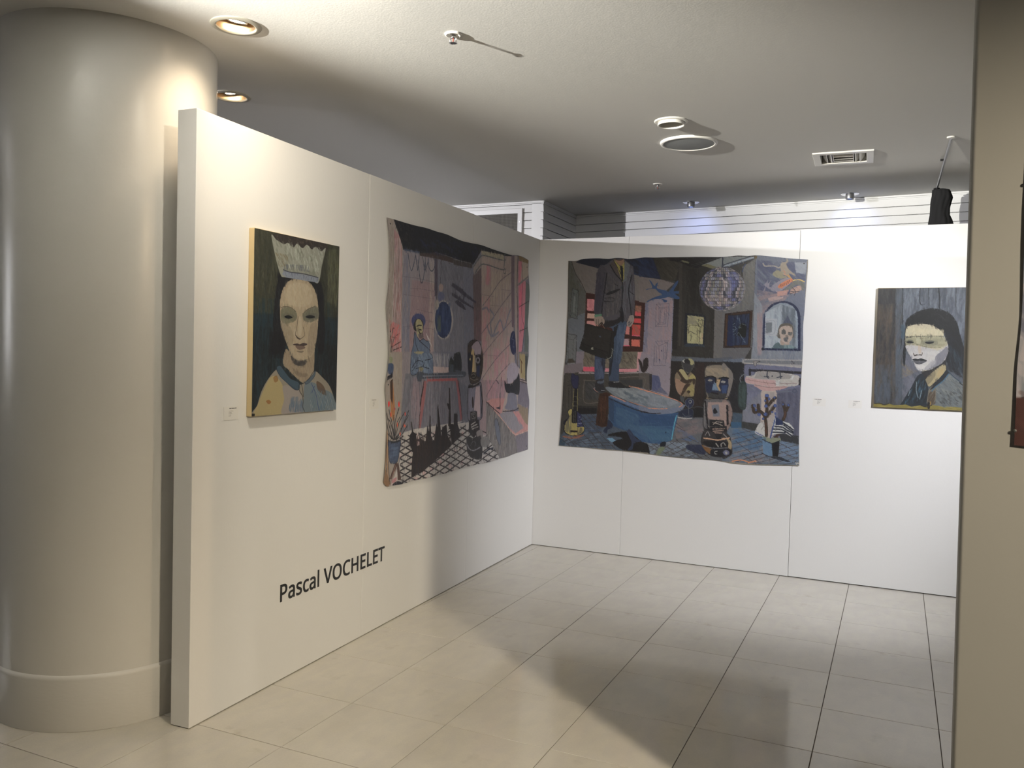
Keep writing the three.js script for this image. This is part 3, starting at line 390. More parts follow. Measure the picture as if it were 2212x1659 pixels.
  // right wall, dragon, arch mirror
  p.F('108,112,126', '945,6 1175,32 1167,124 1168,494 944,501 945,262').wash('76,82,104', '952,30 1167,44 1164,124 1069,207 957,183', 150, 60, 14, 0.3, 0.7).wash('146,148,158', '1115,43 1167,44 1163,98 1123,88', 40, 50, 12, 0.35, 0.7).wash('150,128,130', '956,164 1097,189 1070,225 995,256 963,360', 120, 50, 12, 0.35, -0.4).wash('140,142,150', '945,176 982,237 990,451 945,452', 80, 70, 10, 0.35, V).wash('158,136,136', '960,268 984,268 990,463 967,464', 40, 60, 9, 0.35, V).wash('132,134,140', '942,430 1164,441 1165,477 940,483', 80, 60, 9, 0.35, V).F('98,84,56', '940,9 952,9 951,21 940,27');
  p.L('150,142,136', 6, '979,46 988,57 1012,57 1032,59 1047,66 1055,61').S('150,138,124', '1055,54 1063,42 1078,39 1082,24 1088,36 1081,51 1093,75 1120,98 1119,103 1097,93 1094,96 1108,118 1101,119 1083,102 1065,96 1056,72').S('142,136,116', '1022,95 1033,80 1050,78 1065,87 1068,99 1086,108 1060,115 1037,108').L('178,132,112', 4, '1068,81 1076,84 1075,96 1086,102', '1091,99 1098,111 1106,118').S('176,138,96', '1090,96 1097,102 1108,118 1101,119 1087,105').S('138,132,142', '970,137 979,143 991,137 986,122 994,134 1002,121 1003,137 1018,119 1009,143 1015,153 1032,138 1083,111 1107,124 1096,141 1059,171 1027,172 1003,156 994,149 992,168 983,171 989,158 991,146 976,143').S('198,124,92', '1047,150 1058,138 1084,123 1106,115 1110,127 1084,144 1062,158 1050,156').L('116,72,64', 3, '1056,152 1061,141', '1064,150 1070,138', '1073,146 1078,134', '1083,141 1088,128', '1091,137 1097,123').S('112,110,106', '1096,147 1113,130 1141,124 1162,142 1158,169 1148,166 1145,148 1125,145 1102,163 1068,177 1076,162').L('200,172,112', 5, '1112,125 1124,121 1141,121 1160,130').S('176,144,132', '1102,166 1125,151 1145,148 1148,166 1131,178 1103,184').L('70,66,72', 3, '1100,171 1120,175 1140,172', '1111,157 1123,172 1120,190', '1100,184 1117,178').wash('176,150,144', '1005,201 1077,189 1069,204 1011,219', 40, 40, 6, 0.5, -0.2).wash('182,140,130', '1045,174 1097,165 1086,189 1046,195', 40, 40, 8, 0.4, -0.3);
  p.F('40,46,70', '989,439 988,368 989,317 990,294 994,271 1001,254 1011,241 1023,230 1038,223 1055,218 1070,216 1084,216 1100,220 1116,228 1128,238 1138,251 1145,268 1149,285 1152,357 1154,438').F('132,140,148', '998,431 997,368 998,298 1010,256 1029,238 1058,224 1084,224 1114,238 1132,262 1138,291 1143,428').wash('166,172,178', '995,268 1070,228 1068,429 1001,429', 110, 70, 9, 0.35, V).wash('96,104,112', '1070,232 1126,253 1132,427 1071,428', 80, 80, 10, 0.35, V).L('150,160,172', 4, '1137,360 1140,429', '1129,262 1134,298 1138,354').F('168,170,174', '998,294 1049,295 1050,374 999,373').F('112,116,120', '1001,313 1028,312 1028,357 1001,361').L('140,144,150', 2, '998,310 1038,307 1038,362 1000,364').K('28,34,60', 8, '989,434 1071,431 1152,435').S('26,30,40', '997,434 996,437 994,440 991,441 988,440 986,437 985,434 986,431 988,428 991,427 994,428 996,430');
  p.S('80,84,100', '1077,317 1087,295 1093,281 1104,301 1117,322').S('92,86,78', '1059,331 1070,319 1096,316 1117,326 1121,358 1119,382 1058,383 1055,352').S('172,154,142', '1061,343 1071,331 1091,326 1111,331 1118,352 1117,382 1105,402 1088,409 1070,392 1062,364').S('84,84,82', '1070,352 1078,342 1087,349 1088,364 1076,366 1071,361').S('100,98,96', '1099,358 1112,355 1117,364 1107,370 1099,367').L('70,64,60', 3, '1100,356 1115,356').S('92,92,94', '1081,381 1100,379 1097,394 1089,399 1082,393').A('100,92,88', 0.7, '1088,370 1098,370 1100,377 1090,379').S('160,140,128', '1067,392 1091,409 1105,402 1101,418 1071,419').S('82,98,102', '1033,425 1044,409 1059,402 1071,414 1100,414 1123,418 1129,428 1032,430').wash('120,138,140', '1082,409 1129,418 1129,428 1083,429', 24, 30, 5, 0.5, V);
  // framed dark picture with loose loops
  p.F('64,44,32', '817,275 939,259 935,427 814,431').F('28,34,54', '829,285 927,273 925,415 825,422').K('40,30,26', 3, '817,275 939,259 935,427 814,431 817,275', '826,284 929,270 926,417 823,423 826,284').wash('54,64,92', '829,285 927,273 925,415 825,422', 70, 50, 6, 0.3, V).S('22,24,22', '890,317 911,323 915,354 911,382 895,379 876,370 881,336').L('116,128,134', 2, '835,305 838,318 850,324 862,318', '848,336 860,330 869,342 863,348 851,345 849,358 864,352', '872,281 875,299', '881,293 887,324 881,339 890,336', '872,373 881,361 898,385 911,403', '902,400 912,405', '896,320 913,326', '852,373 867,364');
  p.F('42,30,26', '816,273 850,268 856,430 815,430').F('70,48,36', '820,278 828,277 828,423 820,423').F('30,38,66', '830,282 851,280 856,423 829,423');
  // mirror ball
  p.S('56,54,66', '796,57 828,64 811,61 848,74 879,99 897,130 899,164 889,201 865,225 835,240 802,256 810,258 770,253 726,228 700,193 692,156 700,118 724,84 758,63');
  { const pal = ['150,148,158', '120,118,120', '176,166,168', '96,98,112', '112,112,150', '70,72,76', '164,146,140', '138,134,122']; const B = ['795,56 795,56 782,57 780,57', '795,56 795,56 787,57 782,57', '795,56 796,56 795,57 789,57', '796,56 797,56 803,58 797,57', '797,56 797,56 810,58 805,58', '797,56 797,56 812,57 810,58', '778,57 780,57 768,61 764,61', '781,58 785,58 777,61 769,61', '786,58 792,58 789,62 779,61', '793,58 799,58 801,62 791,62', '800,58 806,58 814,62 804,62', '807,58 811,58 823,62 815,62', '812,58 814,58 828,62 824,62', '760,61 761,61 748,67 747,67', '762,61 764,62 752,67 749,67', '765,62 769,62 759,68 753,67', '770,62 775,62 768,68 760,68', '776,62 783,62 778,68 769,68', '784,62 791,63 789,68 780,68', '793,63 800,63 801,69 791,69', '801,63 808,63 813,69 803,69', '809,63 816,63 823,69 815,69', '817,63 822,63 832,69 825,69', '823,63 827,63 839,69 834,69', '828,63 831,63 844,69 840,69', '831,63 832,63 845,69 844,69', '745,68 746,68 734,76 733,76', '746,68 749,68 738,76 735,76', '750,69 753,69 743,76 739,76', '754,69 759,69 751,77 744,76', '760,69 766,69 759,77 752,77', '767,69 774,69 769,77 761,77', '775,69 782,70 779,78 770,77', '784,70 791,70 790,78 781,78', '793,70 800,70 801,78 792,78', '802,70 809,70 812,78 803,78', '810,70 817,70 823,78 814,78', '819,70 825,70 832,78 824,78', '826,70 832,70 841,78 834,78', '833,70 838,70 848,78 842,78', '839,70 843,70 854,78 849,78', '843,70 846,70 858,78 855,78', '846,70 848,70 860,78 858,78', '730,77 731,77 720,87 719,87', '731,77 732,78 722,87 720,87', '733,78 735,78 726,87 723,87', '736,78 739,78 730,88 726,87', '740,78 745,78 736,88 731,88', '746,78 751,78 744,88 737,88', '752,79 758,79 752,88 745,88', '759,79 766,79 761,89 753,88', '767,79 774,79 770,89 762,89', '775,79 783,79 780,89 772,89', '784,79 791,80 791,89 782,89', '793,80 800,80 801,90 793,89', '802,80 809,80 812,90 803,90', '811,80 818,80 822,90 813,90', '819,80 826,80 832,90 823,90', '828,80 834,80 841,90 833,90', '835,80 841,80 849,90 842,90', '842,80 847,80 856,90 850,90', '848,80 853,80 862,90 857,90', '853,80 857,80 867,90 863,90', '857,80 860,80 870,90 867,90', '860,80 862,80 873,89 871,90', '862,80 862,80 873,89 873,89', '718,89 719,89 710,100 709,100', '719,89 721,89 713,100 710,100', '721,89 724,89 716,101 713,100', '725,89 729,90 721,101 717,101', '730,90 734,90 727,101 722,101', '735,90 740,90 734,101 728,101', '742,90 748,90 742,102 736,101', '749,90 755,91 751,102 744,102', '757,91 764,91 760,102 753,102', '765,91 773,91 770,102 762,102', '774,91 782,91 781,103 772,102', '784,91 792,91 791,103 782,103', '793,91 801,92 802,103 793,103', '803,92 811,92 812,103 804,103', '812,92 820,92 823,103 814,103', '821,92 829,92 833,103 824,103', '830,92 837,92 842,103 834,103', '838,92 845,92 851,103 843,103', '846,92 852,92 859,103 852,103', '853,92 858,92 866,103 860,103', '859,92 864,92 872,103 867,103', '865,92 868,92 877,103 873,103', '869,92 872,92 880,103 877,103', '872,92 874,92 883,103 881,103', '874,91 875,91 884,103 883,103', '707,102 708,102 701,115 701,115', '708,102 709,102 703,115 701,115', '710,102 712,103 705,115 703,115', '712,103 715,103 709,115 706,115', '716,103 720,103 714,116 710,116', '721,103 725,103 720,116 715,116', '726,103 732,104 727,116 721,116', '733,104 739,104 734,116 728,116', '740,104 746,104 743,117 736,116', '748,104 755,104 752,117 744,117', '756,104 764,105 761,117 753,117', '765,105 773,105 771,117 763,117', '774,105 782,105 782,118 773,117', '784,105 792,105 792,118 783,118', '793,105 802,105 802,118 794,118', '803,105 811,105 813,118 804,118', '813,105 821,105 823,118 814,118', '822,105 830,106 833,118 824,118', '831,106 839,106 842,118 834,118', '840,106 847,106 851,118 844,118', '848,106 855,106 859,118 852,118', '856,106 862,106 867,118 861,118', '863,106 868,106 874,118 868,118', '869,106 873,105 879,118 875,118', '874,105 878,105 884,118 880,118', '878,105 881,105 888,118 885,118', '882,105 884,105 891,118 889,118', '884,105 886,105 893,117 891,118', '886,105 886,105 893,117 893,117', '700,117 700,117 696,131 695,131', '701,117 702,118 698,131 696,131', '703,118 705,118 701,131 698,131', '706,118 709,118 705,132 701,131', '709,118 713,118 710,132 705,132', '714,118 719,118 715,132 710,132', '720,118 725,119 722,132 716,132', '726,119 732,119 729,132 723,132', '733,119 739,119 737,133 730,132', '740,119 747,119 745,133 738,133', '748,119 755,120 754,133 746,133', '757,120 764,120 763,133 755,133', '766,120 774,120 773,133 765,133', '775,120 783,120 783,134 774,133', '784,120 792,120 793,134 784,134', '794,120 802,120 803,134 794,134', '804,120 812,120 813,134 804,134', '813,120 821,121 823,134 814,134', '822,121 830,121 832,134 824,134', '832,121 839,121 841,134 834,134', '840,121 847,121 850,134 843,134', '849,121 855,121 858,134 852,134', '856,121 863,121 866,134 860,134', '864,121 869,121 873,134 867,134', '870,121 875,121 880,134 874,134', '876,121 881,120 885,134 880,134', '881,120 885,120 890,134 886,134', '886,120 889,120 894,134 890,134', '889,120 892,120 897,133 894,134', '892,120 893,120 899,133 897,133', '894,120 894,120 900,133 899,133', '694,133 695,133 693,148 692,147', '695,133 696,134 694,148 693,148', '697,134 699,134 697,148 695,148', '699,134 702,134 700,148 697,148', '702,134 706,134 704,148 700,148', '707,134 711,134 709,149 705,148', '712,135 716,135 715,149 710,149', '717,135 723,135 722,149 716,149', '724,135 730,135 729,149 723,149', '731,135 738,135 737,149 730,149', '739,135 746,136 745,150 738,149', '747,136 755,136 754,150 747,150', '756,136 764,136 764,150 756,150', '766,136 773,136 773,150 765,150', '775,136 783,136 783,150 775,150', '785,136 793,136 793,150 785,150', '794,136 803,136 803,151 795,150', '804,136 812,137 813,151 805,151', '814,137 822,137 823,151 815,151', '824,137 831,137 833,151 825,151', '833,137 840,137 842,151 834,151', '842,137 849,137 851,151 843,151', '850,137 857,137 859,151 852,151', '859,137 865,137 867,151 860,151', '866,137 872,137 874,151 868,151', '873,137 878,137 881,151 875,151', '879,137 884,137 887,150 882,151', '885,136 889,136 892,150 887,150', '890,136 893,136 896,150 892,150', '894,136 896,136 899,150 896,150', '897,136 899,136 901,150 899,150', '899,136 900,136 903,150 902,150', '900,136 901,136 903,150 903,150', '692,150 693,150 694,165 693,165', '693,150 695,151 695,165 694,165', '695,151 698,151 698,165 696,165', '698,151 701,151 702,165 699,165', '702,151 706,151 706,166 702,165', '706,151 711,151 711,166 707,166', '712,151 717,152 717,166 712,166', '718,152 723,152 724,166 718,166', '724,152 731,152 731,166 725,166', '732,152 738,152 739,166 732,166', '740,152 747,152 747,167 740,167', '748,152 756,153 756,167 749,167', '757,153 765,153 765,167 757,167', '766,153 774,153 775,167 767,167', '776,153 784,153 784,167 776,167', '785,153 793,153 794,167 786,167', '795,153 803,153 804,167 796,167', '805,153 813,153 813,167 805,167', '815,153 823,153 823,168 815,167', '824,153 832,153 832,168 825,168', '833,153 841,153 841,168 834,168', '842,153 850,153 850,168 843,168', '851,153 858,153 858,168 851,168', '859,153 866,153 866,167 860,167', '867,153 873,153 873,167 867,167', '874,153 879,153 880,167 874,167', '880,153 885,153 886,167 881,167', '886,153 890,153 891,167 886,167', '891,153 895,153 895,167 891,167', '895,153 898,153 899,167 896,167', '899,153 901,153 901,167 899,167', '901,153 903,152 903,166 902,167', '903,152 904,152 904,166 903,166', '693,167 694,167 696,182 696,181', '694,167 695,168 698,182 697,182', '695,168 697,168 700,182 698,182', '698,168 701,168 703,182 701,182', '701,168 705,168 707,182 704,182', '705,168 710,168 712,183 708,182', '711,168 716,169 718,183 713,183', '717,169 722,169 725,183 719,183', '723,169 730,169 732,183 726,183', '731,169 738,169 739,183 733,183', '739,169 746,169 748,183 741,183', '747,169 755,170 756,184 749,183', '756,170 764,170 766,184 758,184', '766,170 774,170 775,184 767,184', '776,170 784,170 785,184 777,184', '785,170 794,170 795,184 786,184', '796,170 804,170 804,184 796,184', '806,170 814,170 814,184 806,184', '816,170 824,170 824,184 816,184', '825,170 833,170 833,184 825,184', '835,170 843,170 842,184 835,184', '844,170 851,170 851,184 844,184', '853,170 860,170 859,184 852,184', '861,170 868,170 867,184 860,184', '869,170 875,170 874,184 868,184', '876,170 881,170 880,184 875,184', '882,170 887,170 886,184 881,184', '888,170 892,170 891,184 887,184', '893,170 896,170 895,183 891,184', '897,170 900,169 898,183 895,183', '900,169 902,169 900,183 898,183', '902,169 903,169 902,183 900,183', '904,169 904,169 902,183 902,183', '697,184 698,184 703,198 702,198', '698,184 700,184 705,198 703,198', '700,185 703,185 708,198 705,198', '703,185 707,185 711,198 708,198', '707,185 711,185 716,199 712,198', '712,185 717,185 721,199 717,199', '718,185 723,185 727,199 722,199', '724,186 730,186 734,199 728,199', '732,186 738,186 742,199 735,199', '740,186 747,186 750,199 743,199', '748,186 756,186 758,200 751,199', '757,186 765,186 767,200 760,200', '766,186 775,186 776,200 768,200', '776,186 784,187 786,200 778,200', '786,187 794,187 795,200 787,200', '796,187 805,187 805,200 797,200', '806,187 814,187 814,200 806,200', '816,187 824,187 824,200 816,200', '826,187 834,187 833,200 825,200', '835,187 843,187 842,200 834,200', '845,187 852,187 850,200 843,200', '853,187 860,187 858,200 851,200', '861,187 868,187 865,200 859,200', '869,187 875,186 872,200 866,200', '876,186 881,186 878,200 873,200', '882,186 887,186 883,199 879,200', '888,186 892,186 888,199 884,199', '892,186 895,186 891,199 888,199', '896,186 898,186 894,199 892,199', '899,186 900,186 896,199 895,199', '901,186 901,185 897,199 896,199', '703,200 704,200 711,213 711,213', '704,200 706,201 713,213 712,213', '706,201 708,201 715,213 713,213', '709,201 712,201 719,213 716,213', '713,201 717,201 724,214 720,214', '718,201 723,201 729,214 724,214', '724,201 730,202 735,214 730,214', '731,202 737,202 742,214 736,214', '739,202 746,202 750,214 744,214', '747,202 755,202 758,214 751,214', '756,202 764,202 767,215 760,214', '766,202 774,202 777,215 769,215', '776,202 784,202 786,215 778,215', '786,202 795,202 796,215 788,215', '796,202 805,202 805,215 797,215', '807,202 816,202 815,215 807,215', '817,202 826,202 824,215 816,215', '827,202 836,202 834,215 826,215', '837,202 845,202 842,215 835,215', '847,202 854,202 851,215 844,215', '855,202 862,202 858,215 852,215', '863,202 870,202 865,214 859,215', '871,202 876,202 871,214 866,214', '877,202 882,202 877,214 872,214', '883,202 887,202 881,214 878,214', '888,202 891,202 885,214 882,214', '892,202 894,201 888,214 886,214', '894,201 896,201 889,214 888,214', '896,201 896,201 890,213 889,214', '713,215 714,215 723,227 722,226', '714,215 716,216 726,227 724,227', '717,216 720,216 729,227 726,227', '721,216 725,216 733,227 730,227', '726,216 731,216 739,227 734,227', '732,216 738,216 745,228 740,227', '739,216 746,216 752,228 746,228', '747,217 755,217 760,228 753,228', '756,217 764,217 769,228 761,228', '766,217 774,217 777,228 770,228', '776,217 785,217 787,228 779,228', '786,217 795,217 796,228 788,228', '797,217 806,217 806,228 798,228', '807,217 816,217 815,228 807,228', '818,217 827,217 824,228 817,228', '828,217 836,217 833,228 826,228', '838,217 846,217 842,228 835,228', '847,217 855,217 849,228 843,228', '856,217 862,217 857,228 851,228', '864,217 870,217 863,228 858,228', '871,217 876,216 868,227 864,228', '876,216 880,216 873,227 869,227', '881,216 884,216 876,227 873,227', '885,216 887,216 879,227 877,227', '887,216 888,216 880,227 879,227', '724,228 725,229 736,238 735,238', '725,229 727,229 738,238 736,238', '727,229 730,229 741,239 738,238', '731,229 735,229 745,239 741,239', '736,229 741,229 750,239 746,239', '742,229 748,230 756,239 751,239', '750,230 756,230 763,239 757,239', '758,230 765,230 771,239 764,239', '767,230 775,230 779,239 772,239', '777,230 785,230 788,239 781,239', '787,230 796,230 797,239 789,239', '797,230 806,230 806,239 798,239', '808,230 817,230 815,239 807,239', '818,230 827,230 824,239 816,239', '828,230 836,230 832,239 825,239', '838,230 845,230 839,239 833,239', '847,230 853,230 847,239 841,239', '855,230 861,230 853,239 848,239', '862,230 867,229 858,239 854,239', '868,229 872,229 862,239 859,239', '872,229 875,229 865,239 863,239', '876,229 877,229 867,238 866,239', '878,229 878,229 868,238 867,238', '738,240 740,240 752,248 751,248', '740,240 743,240 755,248 752,248', '744,240 749,240 759,248 756,248', '750,241 756,241 765,248 760,248', '757,241 765,241 772,248 766,248', '766,241 774,241 780,248 773,248', '776,241 785,241 788,249 781,249', '786,241 796,241 797,249 790,249', '797,241 807,241 806,249 799,249', '809,241 818,241 815,249 808,249', '819,241 828,241 824,248 816,249', '830,241 838,241 831,248 825,248', '839,241 847,241 838,248 833,248', '848,241 854,241 844,248 839,248', '855,241 859,240 849,248 845,248', '860,240 863,240 852,248 849,248', '864,240 865,240 854,248 852,248', '753,249 754,249 768,255 767,255', '755,249 758,249 771,255 768,255', '759,249 765,250 775,255 771,255', '766,250 774,250 782,255 776,255', '775,250 784,250 789,255 783,255', '786,250 796,250 798,255 791,255', '797,250 807,250 806,255 799,255', '809,250 819,250 815,255 808,255', '821,250 829,250 822,255 816,255', '831,250 838,250 829,255 823,255', '840,249 845,249 834,255 830,255', '846,249 850,249 837,255 834,255', '850,249 851,249 838,255 837,255', '770,256 775,256 787,259 784,259', '776,256 783,256 792,259 787,259', '785,256 795,256 799,259 793,259', '797,256 808,256 806,259 800,259', '810,256 820,256 813,259 807,259', '822,256 829,256 818,259 814,259', '831,256 835,256 821,259 819,259', '787,259 789,260 802,261 801,261', '789,260 794,260 802,261 802,261', '795,260 802,260 803,261 802,261', '803,260 810,260 804,261 803,261', '811,260 816,260 804,261 804,261', '817,260 819,259 804,261 804,261']; let k = 5; for (const q of B) { k = (k * 7 + 3) % 64; p.F(pal[(k + (k >> 3)) % 8], q); } }
  p.K('40,44,60', 5, '797,8 796,59').A('110,116,170', 0.35, '827,83 870,93 871,136 848,163 826,126').A('190,160,150', 0.25, '712,193 799,188 842,206 819,237 745,231').A('210,196,190', 0.3, '800,120 833,114 842,188 817,182');
  // aeroplane
  p.S('52,76,112', '451,113 460,118 478,141 489,127 494,128 490,151 510,159 533,164 546,170 559,156 579,126 593,117 588,136 572,166 596,167 596,179 579,180 600,196 599,205 579,204 550,194 534,199 511,202 539,210 540,218 528,220 511,204 469,208 446,219 449,211 482,195 516,183 501,173 477,155 438,160 443,155 467,149');
  // wainscot, sill, cabinets at left
  p.F('66,62,58', '32,574 100,572 460,559 465,717 108,748 106,778 25,840 26,739').F('46,44,42', '104,735 206,732 208,770 109,778').F('22,22,24', '107,745 205,743 204,773 108,778').F('150,140,140', '106,565 194,566 312,564 460,551 460,560 312,569 103,576').F('146,140,146', '414,552 464,554 464,560 414,561').F('84,78,74', '414,561 467,560 470,643 416,635').L('96,90,82', 4, '132,606 210,607', '136,606 139,713 213,713', '319,587 440,582 438,634').F('56,56,56', '141,611 203,612 212,700 146,699').F('54,54,56', '320,598 434,592 435,634 334,616').wash('84,82,80', '141,611 203,612 212,700 146,699', 30, 40, 6, 0.3, 0.8).F('70,66,60', '35,583 68,582 73,750 44,758').L('44,42,40', 3, '47,616 65,612', '48,636 69,632', '55,649 58,744', '70,642 70,743').F('100,98,110', '464,562 562,661 516,651 483,645').F('78,82,112', '481,568 514,573 525,618 503,645 483,642').wash('90,92,120', '467,565 562,661 483,645', 40, 40, 7, 0.4, V).F('48,44,48', '466,564 480,565 480,642 470,641');
  // floor
  p.F('74,84,98', '12,902 106,778 235,768 467,782 473,976 11,977').F('92,94,98', '424,866 604,765 731,761 737,830 863,810 870,997 429,1032').F('96,106,120', '821,807 869,791 912,798 1002,814 1080,840 1164,859 1177,972 827,1000').wash('104,118,136', '13,909 203,830 308,890 310,956 15,977', 70, 40, 16, 0.4, -0.4).wash('60,72,92', '106,785 218,779 238,861 133,867', 40, 40, 14, 0.4, -0.4).wash('128,140,156', '458,890 653,883 719,958 460,961', 60, 30, 14, 0.4, -0.3).wash('76,96,132', '606,807 684,850 716,879 620,870', 40, 40, 10, 0.4, 0).wash('122,110,108', '585,776 731,768 734,831 608,870', 60, 40, 14, 0.35, -0.3).wash('76,102,132', '867,804 1002,814 1007,937 872,947', 70, 40, 14, 0.4, -0.3).wash('140,130,128', '822,841 1150,866 1153,941 826,966', 60, 40, 12, 0.35, -0.3).wash('108,128,152', '1080,846 1162,865 1164,943 1084,949', 40, 40, 12, 0.4, -0.3).F('54,86,114', '861,773 908,773 909,798 861,801').F('64,78,92', '867,729 910,733 908,773 866,773').F('56,74,90', '12,902 45,920 33,975 6,943');
  p.L('54,44,42', 1.8, '16,902 71,942', '45,893 111,946', '89,917 143,946', '131,908 178,945', '144,880 220,945', '161,852 262,942', '167,822 310,939', '128,811 190,871', '127,784 246,877', '148,773 217,839', '173,770 201,797', '27,921 148,877', '49,927 190,887', '89,927 218,892', '142,924 274,908', '178,935 309,919', '147,847 244,837', '162,869 252,857', '131,807 201,783', '139,820 209,806', '438,891 535,940', '464,883 565,947', '491,891 610,947', '554,906 655,953', '579,888 700,953', '608,874 738,957', '633,862 769,951', '659,858 716,882', '452,923 505,909', '476,941 534,904', '532,930 614,873', '558,941 653,887', '591,945 679,898', '630,949 705,905', '668,952 749,915', '706,956 774,929', '605,794 638,817', '602,810 648,830'); p.L('60,48,46', 1.8, '868,832 1002,796', '868,854 1002,815', '869,877 1003,835', '870,899 1004,855', '865,922 1005,874', '865,944 1005,894', '866,967 1006,913', '867,989 1007,933', '868,1011 1007,953', '916,925 1158,841', '929,938 1158,860', '941,951 1159,879', '954,964 1160,898', '966,977 1161,917', '979,990 1161,936', '991,1003 1162,955', '912,801 949,817', '898,827 950,858', '884,862 955,910', '1080,858 1160,895', '958,832 1004,863', '916,919 968,952', '1087,894 1161,925');
  p.F('116,152,178', '260,888 291,884 310,898 290,907');
  // bath
  p.S('24,23,26', '266,873 361,850 443,894 471,908 473,960 378,951 295,910 342,881').F('24,24,26', '425,892 445,904 476,944 426,947');
  p.F('52,80,112', '264,687 295,680 466,747 471,892 436,888 375,849 296,828 271,793').F('52,80,114', '420,739 520,757 615,742 605,794 585,878 534,898 485,898 425,892').F('48,68,96', '264,687 296,706 295,811 271,793').wash('68,94,120', '303,725 467,782 471,892 375,849 306,817', 80, 60, 14, 0.35, 0.4).wash('66,96,122', '422,817 585,776 582,878 491,897', 90, 60, 14, 0.35, 0).wash('42,68,104', '420,759 604,759 586,808 422,817', 60, 60, 12, 0.35, 0).L('92,160,180', 5, '604,759 593,814 585,872');
  p.S('116,122,128', '247,639 293,633 368,631 463,646 465,730 404,714 336,691 288,673').S('116,122,130', '416,635 483,652 556,668 615,691 634,706 615,717 567,727 486,729 419,720').wash('144,148,150', '259,641 368,634 453,660 454,711 336,688', 70, 30, 14, 0.35, 0.4).wash('138,144,148', '417,642 549,672 615,697 551,723 419,716', 70, 40, 14, 0.35, 0.2).wash('86,96,106', '335,652 464,672 465,724 370,689', 40, 30, 10, 0.4, 0.3);
  p.F('96,110,138', '264,681 288,675 336,694 404,717 465,732 466,747 405,733 337,710 292,693').F('112,118,136', '419,720 486,729 567,727 615,715 634,703 647,706 629,732 584,749 520,757 453,750 420,742').L('206,138,112', 4, '274,675 302,684 353,703', '368,627 415,635 463,650', '416,637 483,652 556,671 602,685 631,703 615,717', '466,729 519,730 558,727').L('34,28,34', 4, '268,691 337,717 405,740 466,751', '430,748 487,754 529,750').L('180,110,86', 2, '370,702 465,727');
  p.F('58,36,26', '217,670 253,661 277,670 264,681 264,793 262,830 234,835 202,825 207,763').wash('40,24,18', '217,670 260,674 262,830 206,825', 50, 40, 6, 0.4, V).wash('84,52,36', '217,683 254,681 254,810 216,812', 26, 50, 5, 0.4, V);
  p.S('36,44,66', '267,795 292,820 282,838 266,846 261,863 243,857 248,844 261,826').S('46,54,78', '365,850 374,836 388,849 409,877 437,891 403,903 394,933 371,938 390,907 376,872').S('22,26,38', '530,898 543,887 558,888 555,906 534,911').S('110,118,96', '513,948 525,918 541,910 553,919 538,939 529,950').S('24,40,64', '559,841 558,844 557,845 556,846 555,846 553,844 553,842 553,839 554,838 556,837 557,838 558,839');
  // suited figure without a head
  p.S('62,76,96', '233,306 311,312 345,315 342,354 328,433 317,518 269,519 270,434 274,352 236,339').F('60,72,94', '267,496 313,495 315,606 265,605 261,575').S('36,34,38', '228,296 306,289 324,302 291,329 236,342').F('28,30,36', '281,342 304,328 292,381 279,401 273,519 279,519 284,434').wash('82,98,120', '297,328 342,328 324,518 297,518', 50, 90, 7, 0.35, V + 0.1).F('58,66,90', '187,482 242,487 242,520 188,521').F('60,70,94', '187,498 243,497 239,596 192,604 188,578').wash('82,92,116', '192,501 238,500 237,593 195,597', 26, 60, 7, 0.4, V).wash('34,36,46', '224,497 243,497 238,563 221,524', 12, 60, 6, 0.5, V).wash('30,34,42', '262,500 279,499 274,568 264,588', 20, 60, 7, 0.5, V);
  p.S('42,42,46', '193,637 196,611 209,600 237,599 238,629 249,655 232,662 204,657').S('52,56,62', '188,644 204,654 232,661 229,666 197,664 183,651').S('34,34,38', '265,608 293,610 320,608 344,625 370,631 368,636 300,637 266,633').L('148,148,150', 3, '188,644 193,642', '289,611 316,608', '225,653 246,655').S('86,92,104', '203,610 230,606 237,599 238,613 214,623').L('206,150,130', 2.4, '186,644 197,657 211,663');
  p.S('80,76,82', '201,39 227,36 267,11 315,9 359,39 372,62 382,179 381,282 364,282 344,312 327,302 316,256 310,289 283,306 228,306 217,280 182,276 178,204 187,82').S('72,68,76', '201,39 220,43 237,79 229,158 219,224 217,280 180,276 178,204 187,82').wash('54,52,64', '183,72 228,73 217,280 180,276', 60, 120, 5, 0.4, V + 0.08).wash('112,104,100', '235,73 312,126 316,270 228,296', 110, 90, 2.4, 0.4, V).wash('64,62,68', '235,73 312,126 316,270 228,296', 110, 90, 3, 0.4, V).wash('104,106,114', '319,35 370,62 380,172 344,296 323,270', 90, 80, 4, 0.35, V).F('84,74,72', '252,34 271,14 303,84 318,125 294,96').F('104,106,110', '329,19 353,39 338,113 322,123 323,74');
  p.L('28,28,36', 5, '237,76 230,145 220,224 217,280', '364,88 350,159 359,224 367,279', '253,37 283,83 318,125 319,188 317,256').S('30,30,36', '241,174 272,162 309,154 276,175 242,184').L('34,32,38', 3, '227,199 273,198 278,211', '227,215 274,217', '278,129 295,139', '357,169 377,182').S('28,28,36', '309,253 322,247 331,305 319,315').S('60,66,70', '319,149 318,152 316,153 314,154 312,153 310,151 309,149 310,146 311,144 314,144 316,144 318,146');
  p.F('164,152,84', '269,8 302,44 312,41 325,22 326,100 318,125 303,84 289,51').S('148,116,96', '274,6 298,15 321,8 322,25 307,41 288,28').L('60,46,40', 2.6, '270,6 288,13 305,15 323,7').F('22,24,32', '304,43 316,43 320,74 321,116 313,113 308,80').L('40,36,32', 2.6, '269,14 289,47 309,84 318,125');
